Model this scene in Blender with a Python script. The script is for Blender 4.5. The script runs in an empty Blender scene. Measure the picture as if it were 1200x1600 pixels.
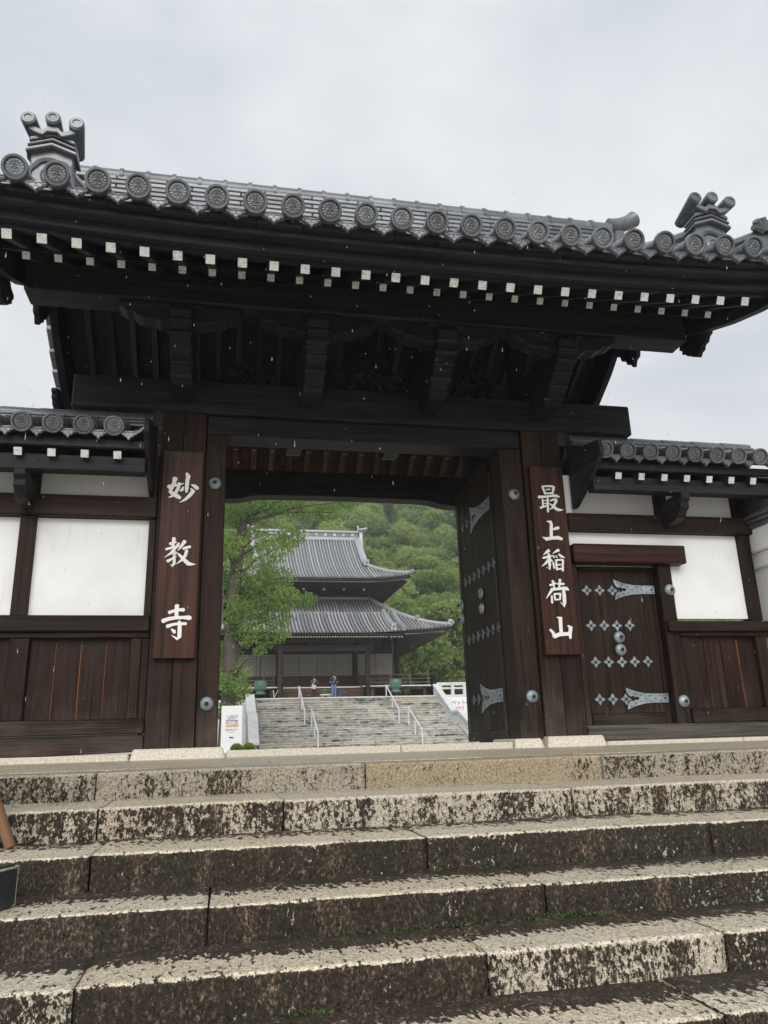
import bpy, bmesh, math, random
import numpy as np
from mathutils import Matrix, Vector, Euler

random.seed(7)
rng = np.random.default_rng(7)
scene = bpy.context.scene
COL = scene.collection

# ------------------------------------------------------------------ camera
cam_data = bpy.data.cameras.new("camera")
cam = bpy.data.objects.new("camera", cam_data)
COL.objects.link(cam)
scene.camera = cam
cam_data.sensor_fit = 'HORIZONTAL'
cam_data.sensor_width = 36.0
cam_data.lens = 36.06
cam_data.clip_start = 0.05
cam_data.clip_end = 2000
_r = Vector((0.98066548, -0.19357975, -0.02867215))
_u = Vector((-0.02883964, -0.28788103, 0.95723184))
_w = Vector((0.19355487, 0.93789732, 0.28789776))
cam.matrix_world = Matrix(((_r.x, _u.x, -_w.x, 0), (_r.y, _u.y, -_w.y, 0), (_r.z, _u.z, -_w.z, 0), (0, 0, 0, 1)))

# ------------------------------------------------------------------ overcast sky + soft sun
CLOUD_OFFSET = (2.2, 9.4, -6.6)
SUN_ELEV, SUN_AZ = math.radians(36), math.radians(192)     # azimuth measured from +Y clockwise
world = bpy.data.worlds.new("World")
scene.world = world
world.use_nodes = True
wn, wl = world.node_tree.nodes, world.node_tree.links
wn.clear()
w_out = wn.new('ShaderNodeOutputWorld')
w_bg = wn.new('ShaderNodeBackground')
w_bg.inputs['Strength'].default_value = 0.1
sky = wn.new('ShaderNodeTexSky')
sky.sky_type = 'NISHITA'
sky.sun_disc = False
sky.sun_elevation = SUN_ELEV
sky.sun_rotation = SUN_AZ
w_tc = wn.new('ShaderNodeTexCoord')
w_map = wn.new('ShaderNodeMapping')
w_map.inputs['Scale'].default_value = (1.0, 1.0, 1.9)
w_map.inputs['Location'].default_value = CLOUD_OFFSET
w_n1 = wn.new('ShaderNodeTexNoise')
w_n1.inputs['Scale'].default_value = 2.3
w_n1.inputs['Detail'].default_value = 6.0
w_n1.inputs['Roughness'].default_value = 0.5
w_n1.inputs['Distortion'].default_value = 0.35
w_ramp = wn.new('ShaderNodeValToRGB')
w_ramp.color_ramp.interpolation = 'B_SPLINE'
w_ramp.color_ramp.elements[0].position = 0.38
w_ramp.color_ramp.elements[0].color = (0.56, 0.61, 0.675, 1)
w_ramp.color_ramp.elements[1].position = 0.66
w_ramp.color_ramp.elements[1].color = (0.945, 0.955, 0.97, 1)
w_mix = wn.new('ShaderNodeMixRGB')
w_mix.inputs['Fac'].default_value = 0.95
wl.new(w_tc.outputs['Generated'], w_map.inputs['Vector'])
wl.new(w_map.outputs['Vector'], w_n1.inputs['Vector'])
wl.new(w_n1.outputs['Fac'], w_ramp.inputs['Fac'])
wl.new(sky.outputs['Color'], w_mix.inputs['Color1'])
w_scale = wn.new('ShaderNodeVectorMath')          # overcast radiance relative to the clear sky's
w_scale.operation = 'SCALE'
w_scale.inputs["Scale"].default_value = 5.35
wl.new(w_ramp.outputs['Color'], w_scale.inputs[0])
wl.new(w_scale.outputs[0], w_mix.inputs['Color2'])
wl.new(w_mix.outputs['Color'], w_bg.inputs['Color'])
wl.new(w_bg.outputs['Background'], w_out.inputs['Surface'])

sun_data = bpy.data.lights.new("sun", 'SUN')
sun_data.energy = 1.5
sun_data.angle = math.radians(48)
sun_data.color = (1.0, 0.97, 0.92)
sun = bpy.data.objects.new("sun", sun_data)
COL.objects.link(sun)
_sd = Vector((math.sin(SUN_AZ) * math.cos(SUN_ELEV), math.cos(SUN_AZ) * math.cos(SUN_ELEV), math.sin(SUN_ELEV)))
sun.rotation_euler = _sd.to_track_quat('Z', 'Y').to_euler()

scene.view_settings.view_transform = 'Standard'
scene.view_settings.look = 'None'
scene.view_settings.gamma = 1.0
scene.view_settings.exposure = 1.02
scene.view_settings.use_curve_mapping = False

# ------------------------------------------------------------------ node helpers and materials
def new_mat(name):
    m = bpy.data.materials.new(name)
    m.use_nodes = True
    nt = m.node_tree
    b = nt.nodes['Principled BSDF']
    return m, nt, b

def nd(nt, t, **kw):
    n = nt.nodes.new(t)
    for k, v in kw.items():
        if k in n.inputs:
            n.inputs[k].default_value = v
        else:
            setattr(n, k, v)
    return n

def coords(nt, scale=(1, 1, 1), vary=True):
    """object coordinates, shifted by a random amount per object so copies differ"""
    tc = nd(nt, 'ShaderNodeTexCoord')
    src = tc.outputs['Object']
    if vary:
        oi = nd(nt, 'ShaderNodeObjectInfo')
        mul = nd(nt, 'ShaderNodeMath', operation='MULTIPLY')
        mul.inputs[1].default_value = 37.0
        nt.links.new(oi.outputs['Random'], mul.inputs[0])
        comb = nd(nt, 'ShaderNodeCombineXYZ')
        for i in range(3):
            nt.links.new(mul.outputs[0], comb.inputs[i])
        add = nd(nt, 'ShaderNodeVectorMath', operation='ADD')
        nt.links.new(src, add.inputs[0])
        nt.links.new(comb.outputs[0], add.inputs[1])
        src = add.outputs[0]
    mp = nd(nt, 'ShaderNodeMapping')
    mp.inputs['Scale'].default_value = scale
    nt.links.new(src, mp.inputs['Vector'])
    return mp.outputs['Vector']

def noise(nt, vec, scale, detail=4.0, rough=0.55, dist=0.0):
    n = nd(nt, 'ShaderNodeTexNoise', Scale=scale, Detail=detail, Roughness=rough, Distortion=dist)
    if vec is not None:
        nt.links.new(vec, n.inputs['Vector'])
    return n.outputs['Fac']

def ramp(nt, fac, stops):
    r = nd(nt, 'ShaderNodeValToRGB')
    e = r.color_ramp.elements
    while len(e) < len(stops):
        e.new(0.5)
    for el, (p, c) in zip(e, stops):
        el.position = p
        el.color = (*c, 1) if len(c) == 3 else c
    nt.links.new(fac, r.inputs['Fac'])
    return r.outputs['Color']

def mixc(nt, fac, a, b, mode='MIX'):
    m = nd(nt, 'ShaderNodeMixRGB', blend_type=mode)
    for s, v in ((m.inputs['Fac'], fac), (m.inputs['Color1'], a), (m.inputs['Color2'], b)):
        if hasattr(v, 'is_output'):
            nt.links.new(v, s)
        elif isinstance(v, (int, float)):
            s.default_value = v
        else:
            s.default_value = (*v, 1)
    return m.outputs['Color']

def math_(nt, op, a, b=None, clamp=False):
    m = nd(nt, 'ShaderNodeMath', operation=op, use_clamp=clamp)
    for i, v in enumerate((a, b)):
        if v is None:
            continue
        if hasattr(v, 'is_output'):
            nt.links.new(v, m.inputs[i])
        else:
            m.inputs[i].default_value = v
    return m.outputs[0]

def bump(nt, b, height, strength=0.3, distance=0.01):
    bp = nd(nt, 'ShaderNodeBump', Strength=strength, Distance=distance)
    nt.links.new(height, bp.inputs['Height'])
    nt.links.new(bp.outputs['Normal'], b.inputs['Normal'])

def wood(name, dark, light, axis, weather=(0.10, 0.095, 0.09), weather_amt=0.25, rough=0.5):
    m, nt, b = new_mat(name)
    sc = [16.0, 16.0, 16.0]
    sc[axis] = 0.7
    v = coords(nt, tuple(sc))
    grain = noise(nt, v, 1.0, 7.0, 0.62, 0.6)
    fine = [95.0, 95.0, 95.0]
    fine[axis] = 2.2
    v2 = coords(nt, tuple(fine))
    gf = noise(nt, v2, 1.0, 3.0, 0.6)
    g = math_(nt, 'ADD', math_(nt, 'MULTIPLY', grain, 0.65), math_(nt, 'MULTIPLY', gf, 0.35))
    mid = tuple(d * .55 + l * .45 for d, l in zip(dark, light))
    hi = tuple(l * 1.55 for l in light)
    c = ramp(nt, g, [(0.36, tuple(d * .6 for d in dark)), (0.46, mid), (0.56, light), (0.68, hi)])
    v3 = coords(nt, (1, 1, 1))
    pat = noise(nt, v3, 1.6, 5.0, 0.6)
    wm = ramp(nt, math_(nt, 'ADD', math_(nt, 'MULTIPLY', pat, 0.7), math_(nt, 'MULTIPLY', gf, 0.3)),
              [(0.50, (0, 0, 0)), (0.72, (1, 1, 1))])
    c = mixc(nt, math_(nt, 'MULTIPLY', wm, weather_amt), c, weather)
    # boards bleached and splashed near the paving
    geo = nd(nt, 'ShaderNodeNewGeometry')
    sp = nd(nt, 'ShaderNodeSeparateXYZ')
    nt.links.new(geo.outputs['Position'], sp.inputs[0])
    low = math_(nt, 'SUBTRACT', 0.40, sp.outputs[2])
    low = math_(nt, 'ADD', math_(nt, 'MULTIPLY', low, 1.1), math_(nt, 'MULTIPLY', math_(nt, 'SUBTRACT', pat, 0.5), 1.6))
    low = math_(nt, 'ADD', low, math_(nt, 'MULTIPLY', math_(nt, 'SUBTRACT', gf, 0.5), 1.1), clamp=True)
    c = mixc(nt, math_(nt, 'MULTIPLY', low, 0.55), c, (0.120, 0.103, 0.086))
    oi = nd(nt, 'ShaderNodeObjectInfo')
    br = math_(nt, 'ADD', math_(nt, 'MULTIPLY', oi.outputs['Random'], 0.5), 0.75)
    hv = nd(nt, 'ShaderNodeHueSaturation')
    nt.links.new(c, hv.inputs['Color'])
    nt.links.new(br, hv.inputs['Value'])
    nt.links.new(hv.outputs['Color'], b.inputs['Base Color'])
    rr = math_(nt, 'ADD', math_(nt, 'MULTIPLY', gf, 0.25), rough - 0.12)
    nt.links.new(rr, b.inputs['Roughness'])
    b.inputs['Specular IOR Level'].default_value = 0.16
    bump(nt, b, g, 0.5, 0.007)
    return m

WOOD = {}
def W(tone, axis):
    k = (tone, axis)
    if k not in WOOD:
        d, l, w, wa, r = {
            'dark': ((0.0080, 0.0082, 0.0096), (0.0255, 0.0240, 0.0255), (0.050, 0.049, 0.052), 0.30, 0.50),  # slightly blue: some of the veiling glare is painted in
            'eave': ((0.0085, 0.0102, 0.0138), (0.0225, 0.0260, 0.0330), (0.044, 0.049, 0.058), 0.30, 0.50),  # blue of the glare veil under the eaves put into the wood colour
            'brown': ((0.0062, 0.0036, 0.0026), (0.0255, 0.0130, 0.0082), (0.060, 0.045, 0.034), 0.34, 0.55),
            'board': ((0.0075, 0.0040, 0.0032), (0.0280, 0.0125, 0.0085), (0.070, 0.048, 0.034), 0.24, 0.52),
            'plaque': ((0.014, 0.0062, 0.0050), (0.054, 0.0205, 0.0135), (0.090, 0.045, 0.025), 0.20, 0.42),
            'red': ((0.030, 0.012, 0.009), (0.085, 0.032, 0.021), (0.12, 0.06, 0.04), 0.30, 0.6),
            'rear': ((0.026, 0.018, 0.014), (0.095, 0.066, 0.046), (0.18, 0.14, 0.10), 0.35, 0.6),
            'grey': ((0.032, 0.029, 0.026), (0.110, 0.098, 0.085), (0.17, 0.155, 0.14), 0.40, 0.55),
            'rafter': ((0.022, 0.019, 0.018), (0.072, 0.060, 0.054), (0.07, 0.06, 0.05), 0.3, 0.55),
            'lattice': ((0.10, 0.085, 0.07), (0.28, 0.24, 0.195), (0.3, 0.27, 0.22), 0.3, 0.6),
            'hall': ((0.012, 0.010, 0.009), (0.038, 0.027, 0.020), (0.07, 0.055, 0.045), 0.3, 0.6),
            'hallbrown': ((0.035, 0.020, 0.014), (0.10, 0.054, 0.036), (0.15, 0.10, 0.07), 0.3, 0.55),
            'orange': ((0.13, 0.045, 0.012), (0.27, 0.105, 0.028), (0.30, 0.16, 0.08), 0.25, 0.4),
        }[tone]
        WOOD[k] = wood('wood_%s_%s' % (tone, 'xyz'[axis]), d, l, axis, w, wa, r)
    return WOOD[k]

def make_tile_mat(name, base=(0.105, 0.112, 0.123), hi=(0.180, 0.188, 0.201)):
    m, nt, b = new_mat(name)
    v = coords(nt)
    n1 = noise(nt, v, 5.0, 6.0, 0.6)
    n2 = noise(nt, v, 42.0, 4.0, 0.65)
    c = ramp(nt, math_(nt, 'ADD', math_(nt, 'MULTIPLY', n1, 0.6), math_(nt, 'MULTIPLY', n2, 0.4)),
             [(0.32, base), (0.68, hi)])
    lich = ramp(nt, noise(nt, v, 14.0, 5.0, 0.7), [(0.66, (0, 0, 0)), (0.78, (1, 1, 1))])
    c = mixc(nt, math_(nt, 'MULTIPLY', lich, 0.22), c, (0.34, 0.36, 0.34))
    oi = nd(nt, 'ShaderNodeObjectInfo')
    hv = nd(nt, 'ShaderNodeHueSaturation')
    nt.links.new(c, hv.inputs['Color'])
    nt.links.new(math_(nt, 'ADD', math_(nt, 'MULTIPLY', oi.outputs['Random'], 0.55), 0.72), hv.inputs['Value'])
    c = hv.outputs['Color']
    nt.links.new(c, b.inputs['Base Color'])
    b.inputs['Metallic'].default_value = 0.30
    nt.links.new(ramp(nt, n2, [(0.3, (0.20,) * 3), (0.7, (0.42,) * 3)]), b.inputs['Roughness'])
    bump(nt, b, n2, 0.16, 0.003)
    return m

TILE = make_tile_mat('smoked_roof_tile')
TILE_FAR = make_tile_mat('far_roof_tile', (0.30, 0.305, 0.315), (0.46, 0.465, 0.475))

def simple(name, col, rough=0.5, metal=0.0, var=0.25, nscale=8.0, bmp=0.0, spec=0.5):
    m, nt, b = new_mat(name)
    v = coords(nt)
    n = noise(nt, v, nscale, 5.0, 0.6)
    lo = tuple(max(0.0, x * (1 - var)) for x in col)
    hi = tuple(min(1.0, x * (1 + var)) for x in col)
    nt.links.new(ramp(nt, n, [(0.3, lo), (0.7, hi)]), b.inputs['Base Color'])
    b.inputs['Roughness'].default_value = rough
    b.inputs['Metallic'].default_value = metal
    b.inputs['Specular IOR Level'].default_value = spec
    if bmp:
        bump(nt, b, noise(nt, v, nscale * 4, 4.0, 0.6), bmp, 0.004)
    return m

def make_plaster():
    m, nt, b = new_mat('white_plaster')
    v = coords(nt)
    n = noise(nt, v, 1.7, 6.0, 0.6)
    c = ramp(nt, n, [(0.32, (0.80, 0.80, 0.785)), (0.55, (0.87, 0.873, 0.868))])
    st = noise(nt, coords(nt, (16, 16, 0.9)), 1.0, 4.0, 0.6)
    spot = noise(nt, v, 2.2, 3.0, 0.5)
    mk = ramp(nt, math_(nt, 'ADD', math_(nt, 'MULTIPLY', st, 0.5), math_(nt, 'MULTIPLY', spot, 0.5)), [(0.57, (0, 0, 0)), (0.68, (1, 1, 1))])
    c = mixc(nt, math_(nt, 'MULTIPLY', mk, 0.22), c, (0.52, 0.51, 0.47))
    nt.links.new(c, b.inputs['Base Color'])
    b.inputs['Roughness'].default_value = 0.8
    bump(nt, b, noise(nt, v, 9.0, 5.0, 0.6), 0.12, 0.006)
    return m
PLASTER = make_plaster()
def make_cap():
    m, nt, b = new_mat('white_painted_end')
    v = coords(nt)
    oi = nd(nt, 'ShaderNodeObjectInfo')
    n = noise(nt, v, 38.0, 5.0, 0.65)
    c = ramp(nt, math_(nt, 'ADD', n, math_(nt, 'MULTIPLY', oi.outputs['Random'], 0.12)), [(0.36, (0.30, 0.29, 0.26)), (0.47, (0.62, 0.615, 0.58)), (0.62, (0.78, 0.78, 0.75))])
    nt.links.new(c, b.inputs['Base Color'])
    b.inputs['Roughness'].default_value = 0.7
    return m
CAPWHITE = make_cap()
CHARWHITE = simple('white_lettering_paint', (0.80, 0.80, 0.76), 0.5, 0, 0.05, 40.0)
IRON = simple('grey_green_iron', (0.27, 0.31, 0.335), 0.45, 0.3, 0.38, 11.0, 0.15)
IRONDARK = simple('dark_iron', (0.02, 0.022, 0.025), 0.4, 0.5, 0.2, 30.0)
BRONZE = simple('green_bronze', (0.085, 0.165, 0.135), 0.6, 0.2, 0.45, 9.0, 0.1)
STEEL = simple('brushed_steel', (0.78, 0.79, 0.80), 0.35, 0.4, 0.08, 6.0)
CONCRETE = simple('pale_balustrade_stone', (0.60, 0.61, 0.60), 0.7, 0, 0.12, 3.0, 0.1)
SIGNWHITE = simple('white_sign_face', (0.82, 0.83, 0.84), 0.4, 0, 0.02, 3.0)
INK = simple('black_ink', (0.02, 0.02, 0.025), 0.6, 0, 0.1)
GREYINK = simple('grey_ink', (0.30, 0.30, 0.36), 0.6, 0, 0.1)
PINK = simple('pink_ink', (0.75, 0.25, 0.48), 0.6, 0, 0.1)
NAVY = simple('navy_fabric', (0.018, 0.03, 0.085), 0.55, 0, 0.25, 12.0)
YELLOW = simple('yellow_paint', (0.62, 0.50, 0.10), 0.5, 0, 0.1)
SHOJI = simple('paper_behind_lattice', (0.80, 0.78, 0.72), 0.8, 0, 0.06)
BARK = simple('tree_bark', (0.085, 0.068, 0.055), 0.85, 0, 0.4, 10.0, 0.5)
BLACKRUB = simple('black_plastic', (0.016, 0.020, 0.022), 0.35, 0, 0.4, 25.0, 0.2)
TRIM = simple('pale_worn_edge', (0.30, 0.29, 0.20), 0.6, 0, 0.3, 30.0)
EARTH = simple('yard_gravel', (0.36, 0.34, 0.30), 0.8, 0, 0.25, 6.0, 0.3)
HILLSOIL = simple('forest_floor', (0.03, 0.045, 0.018), 0.9, 0, 0.4, 0.3)
MOSS = simple('green_moss', (0.045, 0.080, 0.022), 0.9, 0, 0.5, 30.0, 0.3)

def make_stone(name, cream=(0.76, 0.70, 0.575), grey=(0.52, 0.465, 0.37), stain=(0.016, 0.011, 0.009), mode='step'):
    """wet granite; object colour R = how much dark stain, G = warm tint"""
    m, nt, b = new_mat(name)
    v = coords(nt, (1, 1, 1), vary=False)
    oi = nd(nt, 'ShaderNodeObjectInfo')
    sep = nd(nt, 'ShaderNodeSeparateColor')
    nt.links.new(oi.outputs['Color'], sep.inputs[0])
    geo = nd(nt, 'ShaderNodeNewGeometry')
    sn = nd(nt, 'ShaderNodeSeparateXYZ')
    nt.links.new(geo.outputs['Normal'], sn.inputs[0])
    tc = nd(nt, 'ShaderNodeTexCoord')
    sg = nd(nt, 'ShaderNodeSeparateXYZ')
    nt.links.new(tc.outputs['Generated'], sg.inputs[0])
    grain = math_(nt, 'ADD', math_(nt, 'MULTIPLY', noise(nt, v, 62.0, 4.0, 0.75), 0.6), math_(nt, 'MULTIPLY', noise(nt, v, 190.0, 2.0, 0.6), 0.4))
    base = ramp(nt, grain, [(0.40, (0.20, 0.175, 0.14)), (0.48, grey), (0.58, cream)])
    warm = mixc(nt, 1.0, base, (1.0, 0.80, 0.47), 'MULTIPLY')
    base = mixc(nt, sep.outputs[1], base, warm)
    bri = nd(nt, 'ShaderNodeCombineXYZ')
    for i_ in range(3):
        nt.links.new(oi.outputs['Alpha'], bri.inputs[i_])
    base = mixc(nt, 1.0, base, bri.outputs[0], 'MULTIPLY')
    dsp = ramp(nt, noise(nt, v, 210.0, 2.0, 0.5), [(0.63, (1, 1, 1)), (0.70, (0.25, 0.22, 0.2))])
    base = mixc(nt, 1.0, base, dsp, 'MULTIPLY')
    # stain
    vs = coords(nt, (1.0, 1.0, 0.55), vary=False)
    patch = noise(nt, vs, 3.4, 5.0, 0.65, 0.4)
    vst = coords(nt, (1.0, 0.45, 0.62), vary=False)
    speck_r = noise(nt, vst, 58.0, 5.0, 0.72)
    speck_t = noise(nt, coords(nt, (1.0, 0.42, 1.0), vary=False), 44.0, 3.0, 0.60)
    streak = noise(nt, coords(nt, (7.0, 7.0, 1.1), vary=False), 1.0, 4.0, 0.6, 0.3)
    top = ramp(nt, sn.outputs[2], [(0.35, (0, 0, 0)), (0.75, (1, 1, 1))])
    spm = nd(nt, 'ShaderNodeMix')
    nt.links.new(top, spm.inputs[0])
    nt.links.new(speck_r, spm.inputs[2])
    nt.links.new(speck_t, spm.inputs[3])
    speck = spm.outputs[0]
    # tread: worn pale nosing, dirt gathers towards the foot of the next riser
    back = ramp(nt, sg.outputs[1], [(0.38, (0.0,) * 3), (0.92, (1.0,) * 3)])
    amt = math_(nt, 'MULTIPLY', sep.outputs[2], 1.6, clamp=True)
    lvl_t = math_(nt, 'MULTIPLY', math_(nt, 'MULTIPLY', back, amt), 1.25)
    lvl_t = math_(nt, 'ADD', lvl_t, math_(nt, 'MULTIPLY', math_(nt, 'SUBTRACT', patch, 0.5), 0.75))
    lvl_t = math_(nt, 'ADD', lvl_t, math_(nt, 'ADD', math_(nt, 'MULTIPLY', sep.outputs[2], 0.34), 0.10))
    # riser: dark film except for the worn top edge
    edge = ramp(nt, sg.outputs[2], [(0.86, (0.0,) * 3), (0.99, (1.0,) * 3)])
    lvl_r = math_(nt, 'ADD', sep.outputs[0], math_(nt, 'MULTIPLY', math_(nt, 'SUBTRACT', patch, 0.5), 0.9))
    lvl_r = math_(nt, 'ADD', lvl_r, math_(nt, 'MULTIPLY', math_(nt, 'SUBTRACT', streak, 0.5), 1.1))
    lvl_r = math_(nt, 'SUBTRACT', lvl_r, math_(nt, 'MULTIPLY', edge, 0.55))
    mx = nd(nt, 'ShaderNodeMix')
    nt.links.new(top, mx.inputs[0])
    nt.links.new(lvl_r, mx.inputs[2])
    nt.links.new(lvl_t, mx.inputs[3])
    lvl = mx.outputs[0]
    t = math_(nt, 'ADD', math_(nt, 'MULTIPLY', math_(nt, 'SUBTRACT', lvl, 0.5), 0.44), speck)
    mask = ramp(nt, t, [(0.485, (0, 0, 0)), (0.535, (1, 1, 1))])
    fleck = math_(nt, 'ADD', math_(nt, 'MULTIPLY', noise(nt, vst, 78.0, 4.0, 0.74), 0.68), math_(nt, 'MULTIPLY', streak, 0.32))
    stv = ramp(nt, fleck, [(0.44, (0.003, 0.0024, 0.0022)), (0.51, (0.0095, 0.0062, 0.0048)), (0.555, (0.040, 0.025, 0.018)), (0.605, (0.135, 0.094, 0.068)), (0.655, (0.34, 0.27, 0.205))])
    c = mixc(nt, math_(nt, 'MULTIPLY', mask, 0.94), base, stv)
    nt.links.new(c, b.inputs['Base Color'])
    rr = ramp(nt, speck, [(0.35, (0.24,) * 3), (0.65, (0.50,) * 3)])
    rr = mixc(nt, mask, rr, (0.75, 0.75, 0.75))
    nt.links.new(rr, b.inputs['Roughness'])
    nt.links.new(math_(nt, 'SUBTRACT', 0.42, math_(nt, 'MULTIPLY', mask, 0.30)), b.inputs['Specular IOR Level'])
    h = math_(nt, 'ADD', math_(nt, 'MULTIPLY', speck, 0.8), math_(nt, 'MULTIPLY', grain, 0.25))
    bump(nt, b, h, 0.9, 0.014)
    return m

GRANITE = make_stone('wet_granite')
PADSTONE = simple('pale_granite', (0.60, 0.55, 0.45), 0.6, 0, 0.3, 60.0, 0.5)

GREYSTONE = simple('grey_parapet_stone', (0.30, 0.295, 0.28), 0.8, 0, 0.3, 2.5, 0.2)
def make_far_stair():
    m, nt, b = new_mat('old_stair_stone')
    v = coords(nt, (0.8, 1, 2.0))
    oi = nd(nt, 'ShaderNodeObjectInfo')
    n = noise(nt, v, 2.6, 6.0, 0.72)
    f = math_(nt, 'ADD', n, math_(nt, 'MULTIPLY', math_(nt, 'SUBTRACT', oi.outputs['Random'], 0.5), 0.16))
    c = ramp(nt, f, [(0.33, (0.05, 0.046, 0.042)), (0.42, (0.30, 0.285, 0.25)), (0.55, (0.46, 0.44, 0.395)), (0.7, (0.60, 0.58, 0.53))])
    v2 = coords(nt, (0.5, 1, 1), vary=False)
    rust = ramp(nt, noise(nt, v2, 0.5, 3.0, 0.6), [(0.56, (0, 0, 0)), (0.68, (1, 1, 1))])
    c = mixc(nt, math_(nt, 'MULTIPLY', rust, 0.4), c, (0.42, 0.30, 0.16))
    nt.links.new(c, b.inputs['Base Color'])
    b.inputs['Roughness'].default_value = 0.75
    bump(nt, b, noise(nt, v, 20.0, 4.0), 0.3, 0.01)
    return m
FARSTAIR = make_far_stair()

def make_leaf(name, cols, trans=0.35):
    m, nt, b = new_mat(name)
    at = nd(nt, 'ShaderNodeAttribute', attribute_name='tone')
    oi = nd(nt, 'ShaderNodeObjectInfo')
    f = math_(nt, 'ADD', math_(nt, 'MULTIPLY', at.outputs['Fac'], 0.75), math_(nt, 'MULTIPLY', oi.outputs['Random'], 0.3))
    c = ramp(nt, f, [(0.0, cols[0]), (0.5, cols[1]), (1.0, cols[2])])
    nt.links.new(c, b.inputs['Base Color'])
    b.inputs['Roughness'].default_value = 0.5
    b.inputs['Specular IOR Level'].default_value = 0.3
    tr = nd(nt, 'ShaderNodeBsdfTranslucent')
    hs = nd(nt, 'ShaderNodeHueSaturation', Value=1.8)
    nt.links.new(c, hs.inputs['Color'])
    nt.links.new(hs.outputs['Color'], tr.inputs['Color'])
    ms = nd(nt, 'ShaderNodeMixShader', Fac=trans)
    nt.links.new(b.outputs[0], ms.inputs[1])
    nt.links.new(tr.outputs[0], ms.inputs[2])
    nt.links.new(ms.outputs[0], nt.nodes['Material Output'].inputs['Surface'])
    return m
LEAF_NEAR = make_leaf('bright_tree_leaf', ((0.060, 0.125, 0.028), (0.130, 0.225, 0.050), (0.245, 0.335, 0.095)), 0.5)
LEAF_HILL = make_leaf('hill_tree_leaf', ((0.072, 0.130, 0.034), (0.185, 0.265, 0.072), (0.32, 0.385, 0.13)), 0.52)
LEAF_SHRUB = make_leaf('shrub_leaf', ((0.10, 0.17, 0.015), (0.20, 0.28, 0.03), (0.32, 0.40, 0.06)), 0.35)

# ------------------------------------------------------------------ mesh helpers
class MB:
    """collects faces and links them as one mesh object"""
    def __init__(s):
        s.v, s.f = [], []
    def add(s, vs, fs):
        o = len(s.v)
        s.v.extend([tuple(map(float, p)) for p in vs])
        s.f.extend([tuple(i + o for i in f) for f in fs])
        return s
    def box(s, x0, x1, y0, y1, z0, z1):
        return s.add([(x0, y0, z0), (x1, y0, z0), (x1, y1, z0), (x0, y1, z0), (x0, y0, z1), (x1, y0, z1), (x1, y1, z1), (x0, y1, z1)],
                     [(0, 3, 2, 1), (4, 5, 6, 7), (0, 1, 5, 4), (1, 2, 6, 5), (2, 3, 7, 6), (3, 0, 4, 7)])
    def prism(s, poly, axis, a, b):
        """poly: 2D points in the plane normal to axis; (y,z) for x, (x,z) for y, (x,y) for z"""
        def P(p, t):
            return {'x': (t, p[0], p[1]), 'y': (p[0], t, p[1]), 'z': (p[0], p[1], t)}[axis]
        n = len(poly)
        vs = [P(p, a) for p in poly] + [P(p, b) for p in poly]
        fs = [tuple(range(n)), tuple(range(2 * n - 1, n - 1, -1))]
        fs += [(i, (i + 1) % n + 0, (i + 1) % n + n, i + n) for i in range(n)]
        return s.add(vs, fs)
    def tube(s, path, rad, n=8, cap=True):
        path = [Vector(p) for p in path]
        if not hasattr(rad, '__len__'):
            rad = [rad] * len(path)
        vs, fs = [], []
        up = None
        for i, p in enumerate(path):
            t = (path[min(i + 1, len(path) - 1)] - path[max(i - 1, 0)])
            t = t.normalized() if t.length > 1e-9 else Vector((0, 0, 1))
            if up is None:
                up = Vector((0, 0, 1)) if abs(t.z) < 0.9 else Vector((1, 0, 0))
            a = t.cross(up)
            a.normalize()
            b = a.cross(t)
            b.normalize()
            up = b
            for k in range(n):
                an = 2 * math.pi * k / n
                vs.append(p + (a * math.cos(an) + b * math.sin(an)) * rad[i])
        for i in range(len(path) - 1):
            for k in range(n):
                fs.append((i * n + k, i * n + (k + 1) % n, (i + 1) * n + (k + 1) % n, (i + 1) * n + k))
        if cap:
            fs.append(tuple(range(n - 1, -1, -1)))
            fs.append(tuple((len(path) - 1) * n + k for k in range(n)))
        return s.add(vs, fs)
    def lathe(s, prof, n=20, c=(0, 0, 0), axis='z'):
        """prof: (radius, height)"""
        vs, fs = [], []
        for r, h in prof:
            for k in range(n):
                an = 2 * math.pi * k / n
                x, y = r * math.cos(an), r * math.sin(an)
                p = {'z': (x, y, h), 'y': (x, h, y), 'x': (h, x, y)}[axis]
                vs.append((p[0] + c[0], p[1] + c[1], p[2] + c[2]))
        for i in range(len(prof) - 1):
            for k in range(n):
                fs.append((i * n + k, i * n + (k + 1) % n, (i + 1) * n + (k + 1) % n, (i + 1) * n + k))
        fs.append(tuple(range(n - 1, -1, -1)))
        fs.append(tuple((len(prof) - 1) * n + k for k in range(n)))
        return s.add(vs, fs)
    def mesh(s, name, m, smooth=False, bev=0.0, origin=(0, 0, 0), angle=40):
        me = bpy.data.meshes.new(name)
        v = np.array(s.v, dtype=float).reshape(-1, 3) - np.array(origin)
        me.from_pydata(v.tolist(), [], s.f)
        bm = bmesh.new()
        bm.from_mesh(me)
        bmesh.ops.recalc_face_normals(bm, faces=bm.faces)
        if bev:
            ed = [e for e in bm.edges if len(e.link_faces) == 2 and e.calc_face_angle(0) > 0.6]
            bmesh.ops.bevel(bm, geom=ed, offset=bev, segments=1, affect='EDGES', profile=0.5, clamp_overlap=True)
        bm.to_mesh(me)
        bm.free()
        me.materials.append(m)
        if smooth:
            me.polygons.foreach_set('use_smooth', [True] * len(me.polygons))
            try:
                me.set_sharp_from_angle(angle=math.radians(angle))
            except Exception:
                pass
        return me
    def build(s, name, m, parent=None, **kw):
        me = s.mesh(name, m, origin=worigin(parent), **kw)
        return link(name, me, parent)

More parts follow.
